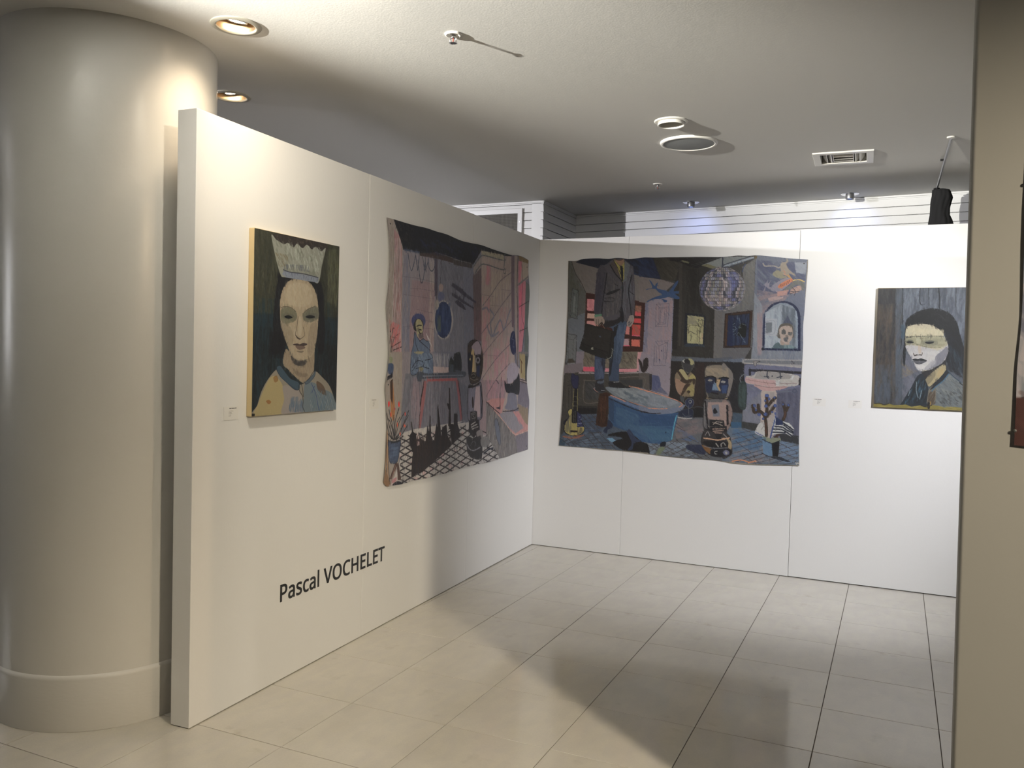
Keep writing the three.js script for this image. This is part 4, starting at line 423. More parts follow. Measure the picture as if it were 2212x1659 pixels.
  p.F('96,136,110', '179,280 217,276 218,288 181,296').S('152,134,122', '181,295 217,288 232,306 232,322 222,332 218,319 208,336 201,329 191,333 180,313').L('80,66,62', 2, '200,303 201,329', '218,303 222,329', '190,303 191,326').S('150,138,132', '360,284 379,284 381,312 365,338 349,335 346,318 354,299').L('66,64,70', 3, '352,321 361,312 355,331', '359,331 371,315');
  p.S('32,31,30', '136,328 194,339 275,361 282,368 272,486 251,497 192,483 114,453 110,437 129,370', '18,18,18').F('40,38,36', '135,333 271,365 257,467 116,417 129,373').L('20,20,20', 4, '114,420 177,442 254,464', '271,368 261,490', '201,339 218,319 235,349').L('150,110,84', 2.4, '187,329 201,336', '224,332 235,349').F('150,146,130', '168,442 178,440 179,454 166,452').S('70,78,96', '217,387 217,389 215,391 213,391 210,391 208,389 208,387 208,385 210,384 212,383 215,384 217,385').L('150,150,140', 3, '251,497 272,486 277,447');
  // plant on the sill
  p.S('40,34,34', '414,499 426,512 433,537 435,498 442,501 441,531 462,501 447,537 464,520 445,547 445,553 429,554 423,541').S('42,34,34', '409,493 428,512 436,544 441,492 458,491 459,530 446,553 429,554');
  // guitar
  p.S('42,44,72', '69,575 89,583 105,589 102,648 79,645 67,612', '24,26,40').F('26,26,30', '84,648 101,648 105,822 77,820').L('140,132,84', 3, '83,652 77,820', '102,651 104,819').L('140,134,110', 1.6, '79,689 101,690', '78,716 101,716', '78,736 102,737', '77,760 102,760', '77,787 102,787').S('22,24,34', '32,840 35,816 56,798 59,781 50,768 53,757 73,755 105,762 127,784 126,807 143,840 140,867 109,886 62,885 37,870').S('172,158,98', '43,826 62,794 55,767 75,756 77,820 104,822 106,842 140,840 137,864 109,882 70,883 40,866').wash('112,104,84', '43,826 75,770 78,881 40,866', 16, 160, 5, 0.7, V).wash('100,90,70', '106,844 140,842 133,867 107,883', 14, 80, 5, 0.7, V).F('48,50,84', '104,765 127,784 124,811 139,839 105,841').F('160,146,92', '73,824 102,824 101,863 76,863').F('34,24,24', '70,860 108,860 107,869 70,870').F('26,26,30', '75,770 104,768 104,820 76,820').L('140,134,110', 1.4, '86,763 86,820', '94,762 94,819').wash('170,172,190', '106,775 124,791 132,834 107,835', 8, 4, 4, 0.8, 0).L('150,96,70', 4, '30,894 81,899 141,880').wash('146,92,72', '27,891 141,877 134,898 31,904', 20, 30, 5, 0.5, 0);
  // robed figure
  p.S('60,58,58', '621,503 637,488 659,488 682,505 673,533 655,553 632,538', '110,110,100', 1.4).S('156,150,110', '653,486 672,489 680,508 669,516 660,508').S('170,166,160', '624,497 637,490 647,496 634,506').S('34,32,36', '634,493 653,490 663,505 653,512 637,506').S('54,52,56', '631,512 650,509 667,524 664,540 652,550 635,541').S('122,106,86', '591,564 610,542 629,538 649,563 667,549 690,577 686,631 684,663 665,667 627,665 607,644 593,609', '36,32,30').S('150,120,100', '595,583 624,592 644,614 626,659 603,641 594,609').S('164,152,112', '610,542 629,538 656,578 640,585 624,570').S('160,146,96', '656,578 674,559 690,577 676,606 669,587').S('60,46,38', '600,548 610,545 643,585 672,581 669,597 644,604 618,592 621,579').S('62,46,38', '641,610 666,606 651,626 630,659 623,656').S('150,136,92', '651,626 676,606 686,634 678,663 652,645').S('60,48,40', '656,635 667,641 660,651 651,643').S('62,48,40', '675,581 688,583 685,606 676,603').S('40,46,72', '643,690 659,673 681,679 684,701 667,720 650,709', '126,128,130', 1.6).S('150,150,150', '675,688 674,693 671,696 668,698 664,697 661,693 660,689 661,685 663,681 667,680 671,681 674,684').S('36,40,60', '672,688 671,691 669,694 667,694 665,694 663,692 662,689 663,686 664,684 667,683 669,684 671,686').S('34,40,60', '616,742 645,725 680,726 681,761 649,763 617,758', '60,66,80').L('176,172,168', 4, '611,765 643,770 678,766').L('112,114,112', 1.8, '660,708 663,752', '643,664 634,693', '627,665 621,678 640,696', '633,748 649,759 674,755').S('70,72,76', '617,669 630,665 640,677 627,691');
  // totem
  p.S('128,116,102', '733,572 733,532 751,515 810,512 841,528 855,562 853,621 842,659 803,667 753,666 740,635', '70,66,66', 3).S('120,112,106', '811,512 839,522 861,552 860,599 843,656 816,672').wash('150,134,116', '736,528 838,525 845,569 737,569', 60, 26, 8, 0.4, 0.6).F('36,42,64', '733,569 781,571 784,577 839,570 844,606 836,650 802,657 753,656 740,635').F('34,40,64', '813,573 839,572 839,615 825,656 816,657').S('150,142,130', '769,584 768,587 764,588 758,589 753,589 748,587 747,585 748,583 752,581 758,580 764,581 768,582').S('158,152,144', '830,589 828,592 824,594 819,595 813,594 809,593 808,590 809,587 813,585 818,584 824,585 828,587').S('158,152,144', '828,590 827,593 824,595 820,596 816,595 813,593 812,591 813,588 816,586 820,586 824,586 827,588').F('172,146,112', '786,580 807,575 799,608 809,635 798,629 788,608').F('108,126,146', '773,602 784,577 788,608 798,631 767,631').F('52,68,104', '810,607 840,603 833,650 817,647').L('22,22,26', 7, '734,574 756,567 781,572 783,593', '800,576 818,569 841,572').L('54,50,48', 5, '768,640 783,644 802,639').F('58,56,56', '746,644 839,643 830,666 756,669').L('26,24,26', 7, '768,642 796,647', '756,666 803,673 836,664').L('150,134,104', 5, '744,669 772,671 812,674 840,665');
  p.S('96,92,94', '733,682 753,672 846,674 859,730 853,795 835,812 741,811 732,736', '38,36,40', 3).S('132,112,106', '817,682 844,681 864,717 862,761 849,808 821,813').F('154,132,124', '751,688 843,684 840,762 838,793 822,769 750,767').F('112,114,124', '768,700 801,695 809,751 778,753').S('24,24,30', '777,724 784,713 796,730 788,739 779,738').L('26,24,28', 8, '738,685 754,798 758,813', '841,706 845,786', '840,699 846,783').L('120,116,114', 3, '735,692 740,799').F('28,27,30', '761,768 828,769 832,795 762,799').L('160,146,136', 4, '776,781 801,786 822,794', '779,790 794,777 819,779', '758,802 832,797').F('30,28,32', '761,801 841,794 845,824 803,858 761,826 741,824').L('158,134,120', 5, '778,812 832,806', '780,822 826,816', '783,829 827,828');
  p.S('52,48,50', '731,840 746,817 783,828 803,855 833,828 855,848 866,885 864,922 827,939 781,938 749,918 727,878', '24,22,26', 3).S('52,48,50', '822,825 856,839 866,872 871,916 856,935 825,941').L('196,156,126', 6, '738,857 766,859 803,862 837,854 855,848', '822,853 850,852').L('140,134,130', 4, '743,843 755,826 765,844', '827,831 843,846').S('24,23,27', '747,871 840,868 847,889 780,900 735,881').L('150,144,138', 5, '794,878 806,892', '820,891 819,879 831,873 838,884').S('118,84,52', '729,891 748,893 777,910 768,929 746,915').S('26,26,32', '780,906 857,901 864,926 818,938 774,932').S('104,104,128', '858,917 856,923 851,927 844,929 837,928 831,924 829,919 831,913 836,908 843,906 850,907 855,911').S('168,166,160', '849,918 848,921 846,923 844,924 841,923 839,921 838,919 839,916 841,914 843,913 846,913 848,915').S('30,30,40', '846,918 846,919 845,920 844,921 843,920 842,920 841,918 842,917 843,916 844,916 845,916 846,917').S('104,104,128', '858,918 856,924 851,929 844,931 837,930 832,926 830,920 831,914 836,909 843,907 850,908 856,912').S('168,166,160', '849,918 849,921 847,924 844,924 841,924 839,922 838,919 839,916 841,914 844,913 846,914 848,916').L('150,148,144', 4, '802,914 791,917 791,926 801,927').L('118,118,122', 3, '736,894 786,901 850,895').S('160,140,110', '841,852 863,863 867,897 852,895 851,870').A('38,42,66', 0.9, '654,906 663,894 717,889 729,894 749,924 731,935 673,920');
  // basin, pedestal, towel
  p.F('104,104,124', '911,505 1163,510 1167,852 1080,834 912,789 916,653').F('112,112,122', '911,708 996,625 994,753 989,778 911,770').F('92,92,108', '1055,628 1158,600 1164,844 1079,816').wash('122,122,134', '910,634 993,631 992,769 914,770', 60, 60, 9, 0.35, V).wash('78,78,94', '1055,634 1156,618 1160,835 1082,809', 70, 70, 10, 0.35, V).F('40,38,42', '931,526 1164,531 1163,543 942,538 943,553 934,559').F('150,146,144', '901,480 1164,478 1164,495 1163,514 902,502').F('112,112,116', '910,486 1164,484 1163,501 911,498').F('54,54,54', '911,769 989,777 973,810 911,798').F('50,50,54', '1073,813 1161,820 1161,857 1086,846').L('166,160,154', 4, '902,499 1021,503 1160,513').S('140,136,132', '953,491 970,489 982,490 968,495 965,509 956,510', '60,58,60').L('52,52,60', 3, '1119,487 1130,494 1117,499');
  p.S('44,54,54', '890,595 923,594 924,708 891,697').wash('66,80,78', '892,598 922,597 922,705 894,697', 40, 50, 6, 0.35, V).L('110,112,116', 4, '899,588 894,573 904,556 919,554 922,569').F('26,25,28', '1151,555 1161,564 1159,594 1146,588').L('104,108,118', 3, '933,609 945,620 996,628 1055,627 1127,622', '936,612 960,608', '1105,602 1106,625').L('72,78,96', 4, '1144,619 1143,622 1140,625 1136,626 1132,625 1128,623 1127,619 1128,616 1131,613 1135,612 1140,612 1143,615');
  p.S('172,158,150', '993,625 1055,622 1057,719 1058,796 1044,836 1003,829 973,819 975,804 992,772 995,692').F('176,160,152', '993,628 1008,627 1007,768 992,772').S('186,182,178', '972,804 989,772 1013,771 1015,829 973,821').L('92,102,140', 4, '973,814 991,824 1006,828').L('130,120,116', 2, '992,769 1001,765 1007,783 996,802').wash('150,140,138', '1011,630 1052,628 1055,811 1020,813', 40, 80, 8, 0.35, V);
  p.S('176,168,162', '919,569 922,560 955,554 969,537 1022,535 1069,538 1148,549 1151,573 1146,594 1083,603 1025,604 965,598 923,591').S('182,150,146', '921,566 964,571 1024,573 1053,577 1051,601 995,600 935,592 921,588').F('148,142,138', '969,538 1069,538 1125,550 1114,565 1024,572 958,568 964,552').S('180,146,142', '959,600 1025,604 1100,599 1095,608 1043,623 996,622 972,610').L('120,98,96', 2, '923,575 994,585 1053,589 1143,585', '965,598 1025,608 1100,602').L('60,62,72', 5, '1015,532 1014,557 1020,566', '1069,534 1074,564', '1002,559 1020,559', '1058,561 1079,556').S('60,60,70', '1039,555 1039,557 1038,558 1037,559 1035,559 1034,557 1034,555 1034,554 1035,552 1036,552 1038,552 1039,553').F('190,190,188', '1125,550 1133,551 1125,568 1114,567').F('196,194,190', '1053,577 1070,573 1068,597 1054,598').L('140,140,144', 3, '1053,581 1074,582', '1054,592 1068,590');
  // cactus pot with flag
  p.L('58,46,38', 14, '1021,828 1018,783 1012,743', '1012,743 999,725 984,717 964,724 955,694', '983,717 980,690', '1015,740 1019,709 1017,679 1017,651', '1019,740 1040,708 1054,689', '1022,694 1039,669 1053,654', '1090,754 1099,729 1097,705 1089,681', '1100,714 1112,686').L('84,56,46', 5, '1018,676 1017,660', '1019,819 1016,770', '1097,742 1099,714').L('62,44,40', 14, '1059,838 1073,819');
  for (const q of ['1025,645 1024,648 1021,651 1017,652 1012,651 1009,649 1008,645 1009,642 1012,639 1016,638 1021,639 1024,641', '1032,660 1031,662 1029,665 1027,665 1024,665 1022,663 1021,660 1022,657 1024,655 1026,654 1029,655 1031,657', '1015,668 1014,671 1013,672 1010,673 1008,673 1006,671 1005,669 1006,666 1008,664 1010,663 1012,664 1014,666', '1022,692 1021,696 1018,699 1015,700 1011,699 1008,697 1007,693 1008,689 1011,686 1014,685 1018,686 1020,689', '1022,730 1021,734 1018,737 1014,738 1010,737 1007,735 1005,731 1006,727 1009,724 1013,722 1018,723 1021,726', '993,733 992,736 989,739 986,740 982,739 979,737 978,733 979,730 981,727 985,726 989,727 992,729', '969,693 968,697 966,699 963,700 960,700 958,697 957,694 957,690 959,688 962,687 965,688 968,690', '975,713 974,715 973,717 971,718 969,717 967,716 967,713 967,711 968,709 971,708 973,709 974,710', '1061,689 1060,692 1058,695 1054,696 1051,695 1048,693 1047,689 1048,686 1050,683 1054,682 1057,683 1060,685', '1009,751 1008,753 1006,755 1004,756 1002,756 1000,754 999,752 1000,749 1001,747 1004,746 1006,747 1008,749', '1047,718 1046,721 1044,722 1042,723 1040,722 1038,721 1037,719 1038,717 1039,715 1042,714 1044,715 1046,716', '1055,653 1054,655 1052,657 1050,658 1048,657 1046,655 1045,653 1046,651 1047,649 1050,648 1052,648 1054,650', '1094,681 1093,684 1092,686 1089,687 1086,686 1084,684 1084,682 1084,679 1086,677 1089,676 1091,677 1093,678', '1117,685 1117,687 1115,689 1112,690 1110,690 1108,688 1107,685 1107,682 1109,680 1112,679 1114,680 1116,682']) p.S('72,88,138', q, '48,58,96', 1.4);
  p.S('128,130,110', '1003,829 1033,837 1080,834 1079,852 1051,860 1016,853').F('98,124,152', '1003,833 1016,850 1047,860 1050,918 1033,919 1009,909').F('22,22,26', '1045,860 1079,849 1077,901 1074,920 1052,920').F('96,110,116', '1006,832 1018,835 1022,853 1010,847').L('30,34,44', 3, '1003,845 1045,861 1079,846').F('42,46,56', '1042,925 1083,919 1130,937 1118,941 1059,930').L('36,36,44', 3, '1003,908 1033,921 1065,923');
  p.F('190,188,184', '1056,741 1088,757 1118,765 1140,788 1137,815 1128,825 1102,811 1047,821 1044,824').F('40,50,82', '1059,741 1091,757 1091,775 1059,777').L('36,40,54', 6, '1056,783 1089,785 1107,796 1137,809', '1052,796 1090,797 1131,821', '1049,810 1084,809 1102,808', '1092,766 1115,780 1136,794', '1095,775 1119,792 1136,803').L('58,74,124', 6, '1057,738 1051,769 1039,836').L('170,168,164', 3, '1054,741 1046,781').S('70,84,132', '1060,725 1059,728 1058,730 1056,731 1054,730 1053,728 1052,725 1052,722 1054,720 1056,719 1058,720 1059,722');
  p.L('206,138,100', 5, '872,956 911,947 948,955', '945,957 977,947').L('196,190,180', 5, '1153,942 1156,948', '1160,943 1164,943').L('150,140,126', 5, '10,943 100,944 241,944 472,947', '426,947 591,958 869,961', '826,961 978,963 1168,953', '1166,474 1162,684 1168,953', '1172,32 1168,208 1167,494');
  p.daub(12000, 13, 3.4, 0.36, 0.9, 18).daub(9000, 5, 1.6, 0.26, 1.9, 26);
  return p.texture(0.86, 0.88, 0.88);
}

function paintStripePortrait() {
  const p = new Picture(576, 726, 51);
  p.F('92,98,108', '0,0 576,0 576,726 0,726');
  p.F('74,72,72', '-19,-8 136,-7 158,719 -2,727').wash('50,50,52', '-5,-8 136,-7 158,708 3,716', 200, 160, 16, 0.25, V).wash('98,88,74', '-5,96 140,96 158,708 3,716', 120, 140, 14, 0.22, V).wash('92,100,114', '96,-2 136,-2 158,708 123,710', 90, 150, 12, 0.3, V).wash('84,92,104', '-2,463 149,459 158,708 3,716', 90, 120, 14, 0.25, V);
  p.wash('126,134,146', '138,-7 578,-2 590,297 150,303', 260, 120, 14, 0.28, V).wash('64,70,80', '138,-7 578,-2 606,697 166,718', 220, 140, 14, 0.25, V).L('52,56,64', 5, '230,4 230,76 240,102 259,97', '136,-7 142,179 142,272').L('34,38,44', 6, '328,0 336,77 337,122').L('60,64,70', 4, '273,-0 281,112', '419,1 422,117').wash('116,118,130', '153,386 258,446 254,693 158,698', 100, 90, 14, 0.3, 0.9).wash('140,124,100', '148,449 237,498 205,514 152,542', 30, 40, 10, 0.3, 0.6);
  p.S('16,17,18', '162,195 196,158 242,135 297,123 352,132 398,158 432,208 452,279 473,349 503,429 513,580 463,450 433,492 381,422 387,330 366,275 329,245 227,230 166,241').wash('22,26,30', '365,229 487,379 494,540 392,483', 120, 120, 10, 0.4, 1.25).wash('48,66,78', '387,330 470,400 465,501 410,472', 36, 120, 5, 0.4, 1.35).wash('50,52,54', '297,138 390,183 383,249 318,209', 24, 60, 5, 0.3, 0.7);
  p.S('18,20,22', '163,200 157,262 156,334 151,407 164,459 167,355').L('28,34,40', 4, '162,386 156,428 161,469', '143,231 142,304 138,366').wash('70,90,104', '135,221 156,221 157,303 138,304', 26, 60, 5, 0.5, V);
  p.S('40,38,38', '258,497 310,485 372,422 388,473 376,529 314,588 276,558').S('178,164,128', '280,543 329,485 369,453 385,468 378,509 331,556 300,587 280,563').A('120,110,90', 0.6, '280,543 320,495 330,521 295,573').A('196,170,120', 0.5, '343,495 369,473 371,504 340,531');
  p.S('202,192,166', '163,246 194,223 249,215 300,222 338,245 366,280 387,330 392,381 372,433 337,464 301,486 260,495 236,488 222,467 201,421 176,381 163,334').S('196,192,192', '167,345 240,348 342,367 387,341 391,381 372,433 328,469 260,494 234,486 206,432 177,381');
  p.wash('214,204,172', '166,231 365,249 367,290 165,293', 60, 70, 12, 0.35, 0).wash('212,208,204', '181,370 361,377 283,486 231,477', 70, 60, 14, 0.3, 0.4).A('112,112,124', 0.75, '387,346 392,376 376,422 337,464 283,490 327,449 326,408 361,372').A('150,150,156', 0.5, '273,476 308,434 335,418 328,464 283,489');
  p.F('176,172,142', '162,291 229,288 321,285 362,286 384,320 386,341 351,354 305,357 250,347 219,336 165,341').F('140,140,116', '164,323 198,324 219,336 165,342').wash('154,152,126', '163,303 376,295 385,341 305,352 164,339', 60, 70, 8, 0.35, 0.05).F('88,88,76', '162,290 192,293 197,299 163,300').L('70,68,60', 4, '163,292 192,290 229,290 321,286 362,288').L('120,116,96', 3, '219,336 250,346 305,356 351,354', '248,305 285,294').A('128,126,108', 0.6, '239,318 322,309 332,336 268,338').A('200,196,168', 0.6, '220,297 239,302 245,333 221,329');
  p.daub(5000, 20, 5, 0.32, V, 15);
  p.S('22,24,24', '166,323 183,317 198,320 209,325 193,331 177,330').S('22,24,24', '268,325 286,321 304,320 317,322 300,332 282,333').A('90,92,84', 0.6, '164,314 188,309 207,318 183,318').A('86,90,84', 0.6, '263,323 290,313 322,317 304,321');
  p.L('112,100,92', 4, '209,390 215,402 223,398', '223,398 238,400 242,397', '242,397 254,398 256,386').S('62,56,54', '207,392 217,404 223,397 235,398 243,396 254,399 254,403 233,402 215,407').A('206,180,150', 0.5, '231,343 244,348 251,384 237,390').S('26,28,32', '204,428 220,422 234,425 248,420 267,425 282,431 262,436 244,435 221,435').S('90,90,96', '209,434 244,436 282,433 263,448 241,453 221,448').L('40,40,44', 3, '221,449 241,454 258,449').A('230,226,222', 0.5, '235,462 268,461 273,476 246,482');
  p.S('112,118,122', '332,572 393,508 440,537 495,581 522,691 319,706 290,681 297,609').wash('88,92,92', '332,572 393,508 495,581 522,691 319,706', 140, 26, 7, 0.4, 0.8).wash('140,140,136', '332,572 393,508 495,581 522,691 319,706', 120, 26, 7, 0.35, 0.8).wash('66,68,66', '356,607 487,611 490,682 359,688', 40, 14, 6, 0.5, 0.8).S('118,112,100', '297,609 332,577 336,679 305,701 290,671').wash('80,64,50', '297,619 333,608 337,689 295,697', 40, 40, 6, 0.4, 1.9);
  p.S('32,40,48', '233,529 261,513 281,553 296,599 290,681 291,707 156,714 168,666 203,597').wash('66,100,122', '233,529 281,553 290,681 165,703', 70, 60, 6, 0.35, 1.8).wash('20,22,26', '233,529 281,553 290,681 165,703', 70, 60, 8, 0.4, 1.8).L('130,146,156', 4, '232,560 232,612 243,653', '260,611 252,662', '199,613 191,644').S('30,34,40', '371,509 388,483 402,503 377,545 333,587 306,604 332,562').L('76,110,134', 6, '400,508 372,550 333,587 315,613').L('26,30,34', 5, '458,557 495,586').L('54,70,84', 5, '395,488 421,518 467,557');
  p.F('140,128,64', '-2,700 36,697 60,704 84,697 113,705 151,702 179,698 212,711 254,699 282,706 318,693 355,698 392,707 441,699 482,704 606,697 608,747 0,779').wash('164,150,84', '-2,705 606,697 607,727 -1,742', 60, 40, 6, 0.5, 0.05).S('28,24,18', '295,681 309,686 306,722 296,712').L('170,136,66', 4, '311,675 309,701').L('52,46,28', 5, '263,701 291,707 318,695', '7,701 36,698 60,705 84,698');
  p.daub(3600, 12, 2.4, 0.22, 1.0, 18);
  return p.texture(0.64, 0.64, 0.62);
}

function paintDarkCanvas() {
  const p = new Picture(360, 460, 77);
  p.F('20,17,17', '0,0 360,0 360,460 0,460').wash('62,48,44', '0,30 360,30 360,110 0,110', 60, 40, 12, 0.3, 0.4).wash('64,70,86', '0,100 60,100 60,150 0,150', 40, 30, 8, 0.5, 1).wash('104,104,50', '0,150 50,150 50,200 0,200', 40, 24, 9, 0.6, 0.7).wash('50,22,20', '0,230 360,230 360,290 0,290', 60, 40, 9, 0.4, 1);
  p.F('84,86,90', '0,312 110,305 110,410 0,420').wash('134,124,122', '0,330 110,330 110,420 0,420', 60, 30, 10, 0.4, V).wash('60,62,72', '0,310 110,310 110,380 0,380', 40, 24, 8, 0.5, 0.8).F('44,18,15', '0,420 360,408 360,460 0,460').wash('96,80,52', '110,60 360,60 360,400 110,400', 160, 60, 14, 0.25, 0.9).wash('40,60,84', '110,60 360,60 360,400 110,400', 120, 60, 14, 0.25, 2.1);
  p.daub(1200, 14, 4, 0.35, 1, 12);
  return p.texture(1.4, 1.45, 1.6);
}

// ================= THINGS ON THE WALLS =================
const pinHead = std([0.05, 0.05, 0.05], 0.4), rawCanvas = std([0.46, 0.36, 0.20], 0.9), backCanvas = std([0.36, 0.32, 0.25], 0.95);
const weave = dataTex(256, (u, v) => { const k = 128 + 50 * Math.sin(u * 402) * Math.sin(v * 402) + 60 * fbm(u * 9, v * 22, 3, 4) + 20 * (rnd() - 0.5); return [k, k, k]; }, false, 4);
const paint = (map, rough = 0.55) => std([1, 1, 1], rough, { map, bumpMap: weave, bumpScale: 0.0006 });
// a canvas stretched on a frame: painted face, bare folded edges, in wall coordinates of its outline
function stretched(w, label, face, edgeMat, u0, y1, W, H, depth, quad) {
  const g = onWall(w, 'portrait_painting', label, 'painting', u0 + W / 2, y1 - H / 2, 0.0005);
  const body = slab(W, H, depth - 0.0012, 0.003).translate(0, 0, (depth - 0.0012) / 2);
  mesh('stretcher_edge', body, edgeMat, g);
  const sh = new THREE.Shape(), q = quad.map(([a, b]) => [a - u0 - W / 2, b - y1 + H / 2]); sh.moveTo(...q[0]); for (const p of q.slice(1)) sh.lineTo(...p); sh.closePath();
  const f = new THREE.ExtrudeGeometry(sh, { depth: 0.0012, bevelEnabled: false }).translate(0, 0, depth - 0.0012);
  const p = f.attributes.position, uv = f.attributes.uv; for (let i = 0; i < p.count; i++) uv.setXY(i, (p.getX(i) + W / 2) / face.userData.w, 1 - (H / 2 - p.getY(i)) / face.userData.h);
  mesh('painted_face', f, face, g);
  return g;
}
// loose canvas pinned to the wall: outline as four edges in picture units, lifted from the wall by lift(s, t)
function loose(w, name, label, face, u0, y1, S, edges, lift, pins, n = [70, 50]) {
  const bez = edges.map((str) => { const P = str.trim().split(/\s+/).map((p) => p.split(',').map(Number)).map(([a, b]) => new THREE.Vector3(a / S, -b / S, 0)); return new THREE.CatmullRomCurve3(P, false, 'centripetal'); });
  const [Lc, Rc, Tc, Bc] = bez, W = face.userData.w, H = face.userData.h, [nx, ny] = n;
  const A = Tc.getPointAt(0), Bq = Tc.getPointAt(1), Cq = Bc.getPointAt(0), Dq = Bc.getPointAt(1);
  const g = onWall(w, name, label, 'painting', u0, y1, 0.0005);
  const pos = [], uv = [], idx = [], cells = (nx + 1) * (ny + 1);
  const L = [], R = [], T = [], B = []; for (let j = 0; j <= ny; j++) { L.push(Lc.getPointAt(j / ny)); R.push(Rc.getPointAt(j / ny)); } for (let i = 0; i <= nx; i++) { T.push(Tc.getPointAt(i / nx)); B.push(Bc.getPointAt(i / nx)); }
  for (let side = 0; side < 2; side++) for (let j = 0; j <= ny; j++) for (let i = 0; i <= nx; i++) {
    const s = i / nx, t = j / ny, c = (k) => (1 - t) * T[i][k] + t * B[i][k] + (1 - s) * L[j][k] + s * R[j][k] - ((1 - s) * (1 - t) * A[k] + s * (1 - t) * Bq[k] + (1 - s) * t * Cq[k] + s * t * Dq[k]);
    const x = c('x'), y = c('y'); pos.push(x, y, lift(s, t) + (side ? 0 : 0.0016)); uv.push(x / W, 1 + y / H);
  }
  const q = (a, b, c, d) => idx.push(a, b, c, a, c, d), at = (i, j, side) => side * cells + j * (nx + 1) + i;
  for (let j = 0; j < ny; j++) for (let i = 0; i < nx; i++) { q(at(i, j + 1, 0), at(i + 1, j + 1, 0), at(i + 1, j, 0), at(i, j, 0)); q(at(i, j, 1), at(i + 1, j, 1), at(i + 1, j + 1, 1), at(i, j + 1, 1)); }
  for (let i = 0; i < nx; i++) { q(at(i, 0, 0), at(i + 1, 0, 0), at(i + 1, 0, 1), at(i, 0, 1)); q(at(i, ny, 1), at(i + 1, ny, 1), at(i + 1, ny, 0), at(i, ny, 0)); }
  for (let j = 0; j < ny; j++) { q(at(0, j, 1), at(0, j + 1, 1), at(0, j + 1, 0), at(0, j, 0)); q(at(nx, j, 0), at(nx, j + 1, 0), at(nx, j + 1, 1), at(nx, j, 1)); }
  const geo = new THREE.BufferGeometry(); geo.setAttribute('position', new THREE.Float32BufferAttribute(pos, 3)); geo.setAttribute('uv', new THREE.Float32BufferAttribute(uv, 2)); geo.setIndex(idx); geo.computeVertexNormals();
  mesh('painted_canvas', geo, face, g);
  for (const [s, t] of pins) {
    const i = Math.round(s * nx), j = Math.round(t * ny), k = 3 * at(i, j, 0);
    mesh('pin', new THREE.SphereGeometry(0.0042, 12, 8).scale(1, 1, 0.5).translate(pos[k], pos[k + 1], pos[k + 2] + 0.001), pinHead, g);
  }
  return g;
}
const sized = (m, w, h) => { m.userData = { w, h }; return m; };
stretched(WALL.left, 'portrait of a black-haired woman in a tall pale crown, stretched canvas with tan edges', sized(paint(paintCrownPortrait()), 560 / 900, 720 / 900), rawCanvas, 0.308, 2.026, 0.622, 0.799, 0.03,
  [[0.309, 2.0235], [0.929, 2.0255], [0.926, 1.2275], [0.309, 1.2285]]);
stretched(WALL.back, 'portrait of a black-haired woman with a pale band painted across her eyes', sized(paint(paintStripePortrait()), 576 / 900, 726 / 900), rawCanvas, 2.4815, 2.0325, 0.636, 0.801, 0.02,
  [[2.483, 2.030], [3.117, 2.0315], [3.117, 1.2325], [2.4825, 1.2335]]);
loose(WALL.left, 'pinned_canvas', 'large unframed canvas of a pinkish tiled room with totem, pinned on the left wall', sized(paint(paintBathroomLeft()), 1210 / 560, 862 / 560), 1.385, 2.285, 560,
  ['12,23 19,59 27,114 28,159 23,236 15,288 20,325 27,376 33,429 30,465 21,514 14,532 20,563 28,609 33,661 30,713 27,777 20,831',
    '1177,20 1178,69 1188,111 1197,168 1192,204 1187,255 1180,295 1194,356 1194,411 1197,424 1192,442 1178,485 1177,536 1193,587 1209,624 1208,661 1195,733 1194,806 1193,837',
    '12,23 49,22 118,22 188,21 261,18 332,19 406,18 520,24 604,22 692,18 784,20 874,21 986,20 1048,14 1114,13 1177,20',
    '20,831 40,846 65,847 132,850 208,848 299,851 384,851 461,852 503,850 600,849 717,849 819,851 909,847 978,848 1050,843 1124,840 1193,837'],
  (s, t) => 0.002 + 0.006 * Math.abs(Math.sin(s * 7 + t * 3)) * (0.3 + t) + 0.03 * Math.pow(s, 5) * Math.pow(t, 2) * (1 - 0.25 * t) + 0.006 * Math.pow(1 - s, 6) * Math.abs(Math.sin(t * 8.5)),
  [[0.02, 0.02], [0.35, 0.02], [0.02, 0.42], [0.02, 0.62], [0.98, 0.03], [0.98, 0.97], [0.68, 0.02]]);
loose(WALL.back, 'pinned_canvas', 'large unframed canvas of a headless suited figure and blue bathtub on the back wall', sized(paint(paintBathroomBack()), 1184 / 640, 966 / 640), 0.195, 2.285, 640,
  ['33,12 34,59 36,170 37,270 35,371 33,492 27,553 24,637 22,739 17,824 14,892 10,941',
    '1172,32 1172,74 1169,148 1167,208 1165,267 1162,327 1165,417 1163,549 1162,624 1162,714 1162,804 1165,895 1168,954',
    '33,12 76,13 100,6 135,3 191,3 246,7 281,3 315,5 342,10 399,6 416,4 479,6 528,6 592,7 687,8 793,11 825,9 864,6 915,9 945,7 989,11 1048,19 1106,26 1172,32',
    '10,941 100,942 178,942 248,944 344,943 458,948 526,953 591,956 687,957 750,956 843,960 857,963 933,965 1008,962 1095,956 1139,953 1168,954'],
  (s, t) => 0.002 + 0.003 * Math.abs(Math.sin(s * 9 + t * 2)) + 0.004 * t * t * Math.abs(Math.sin(s * 5)),
  [[0.01, 0.01], [0.99, 0.02], [0.99, 0.98], [0.01, 0.98], [0.5, 0.01]]);
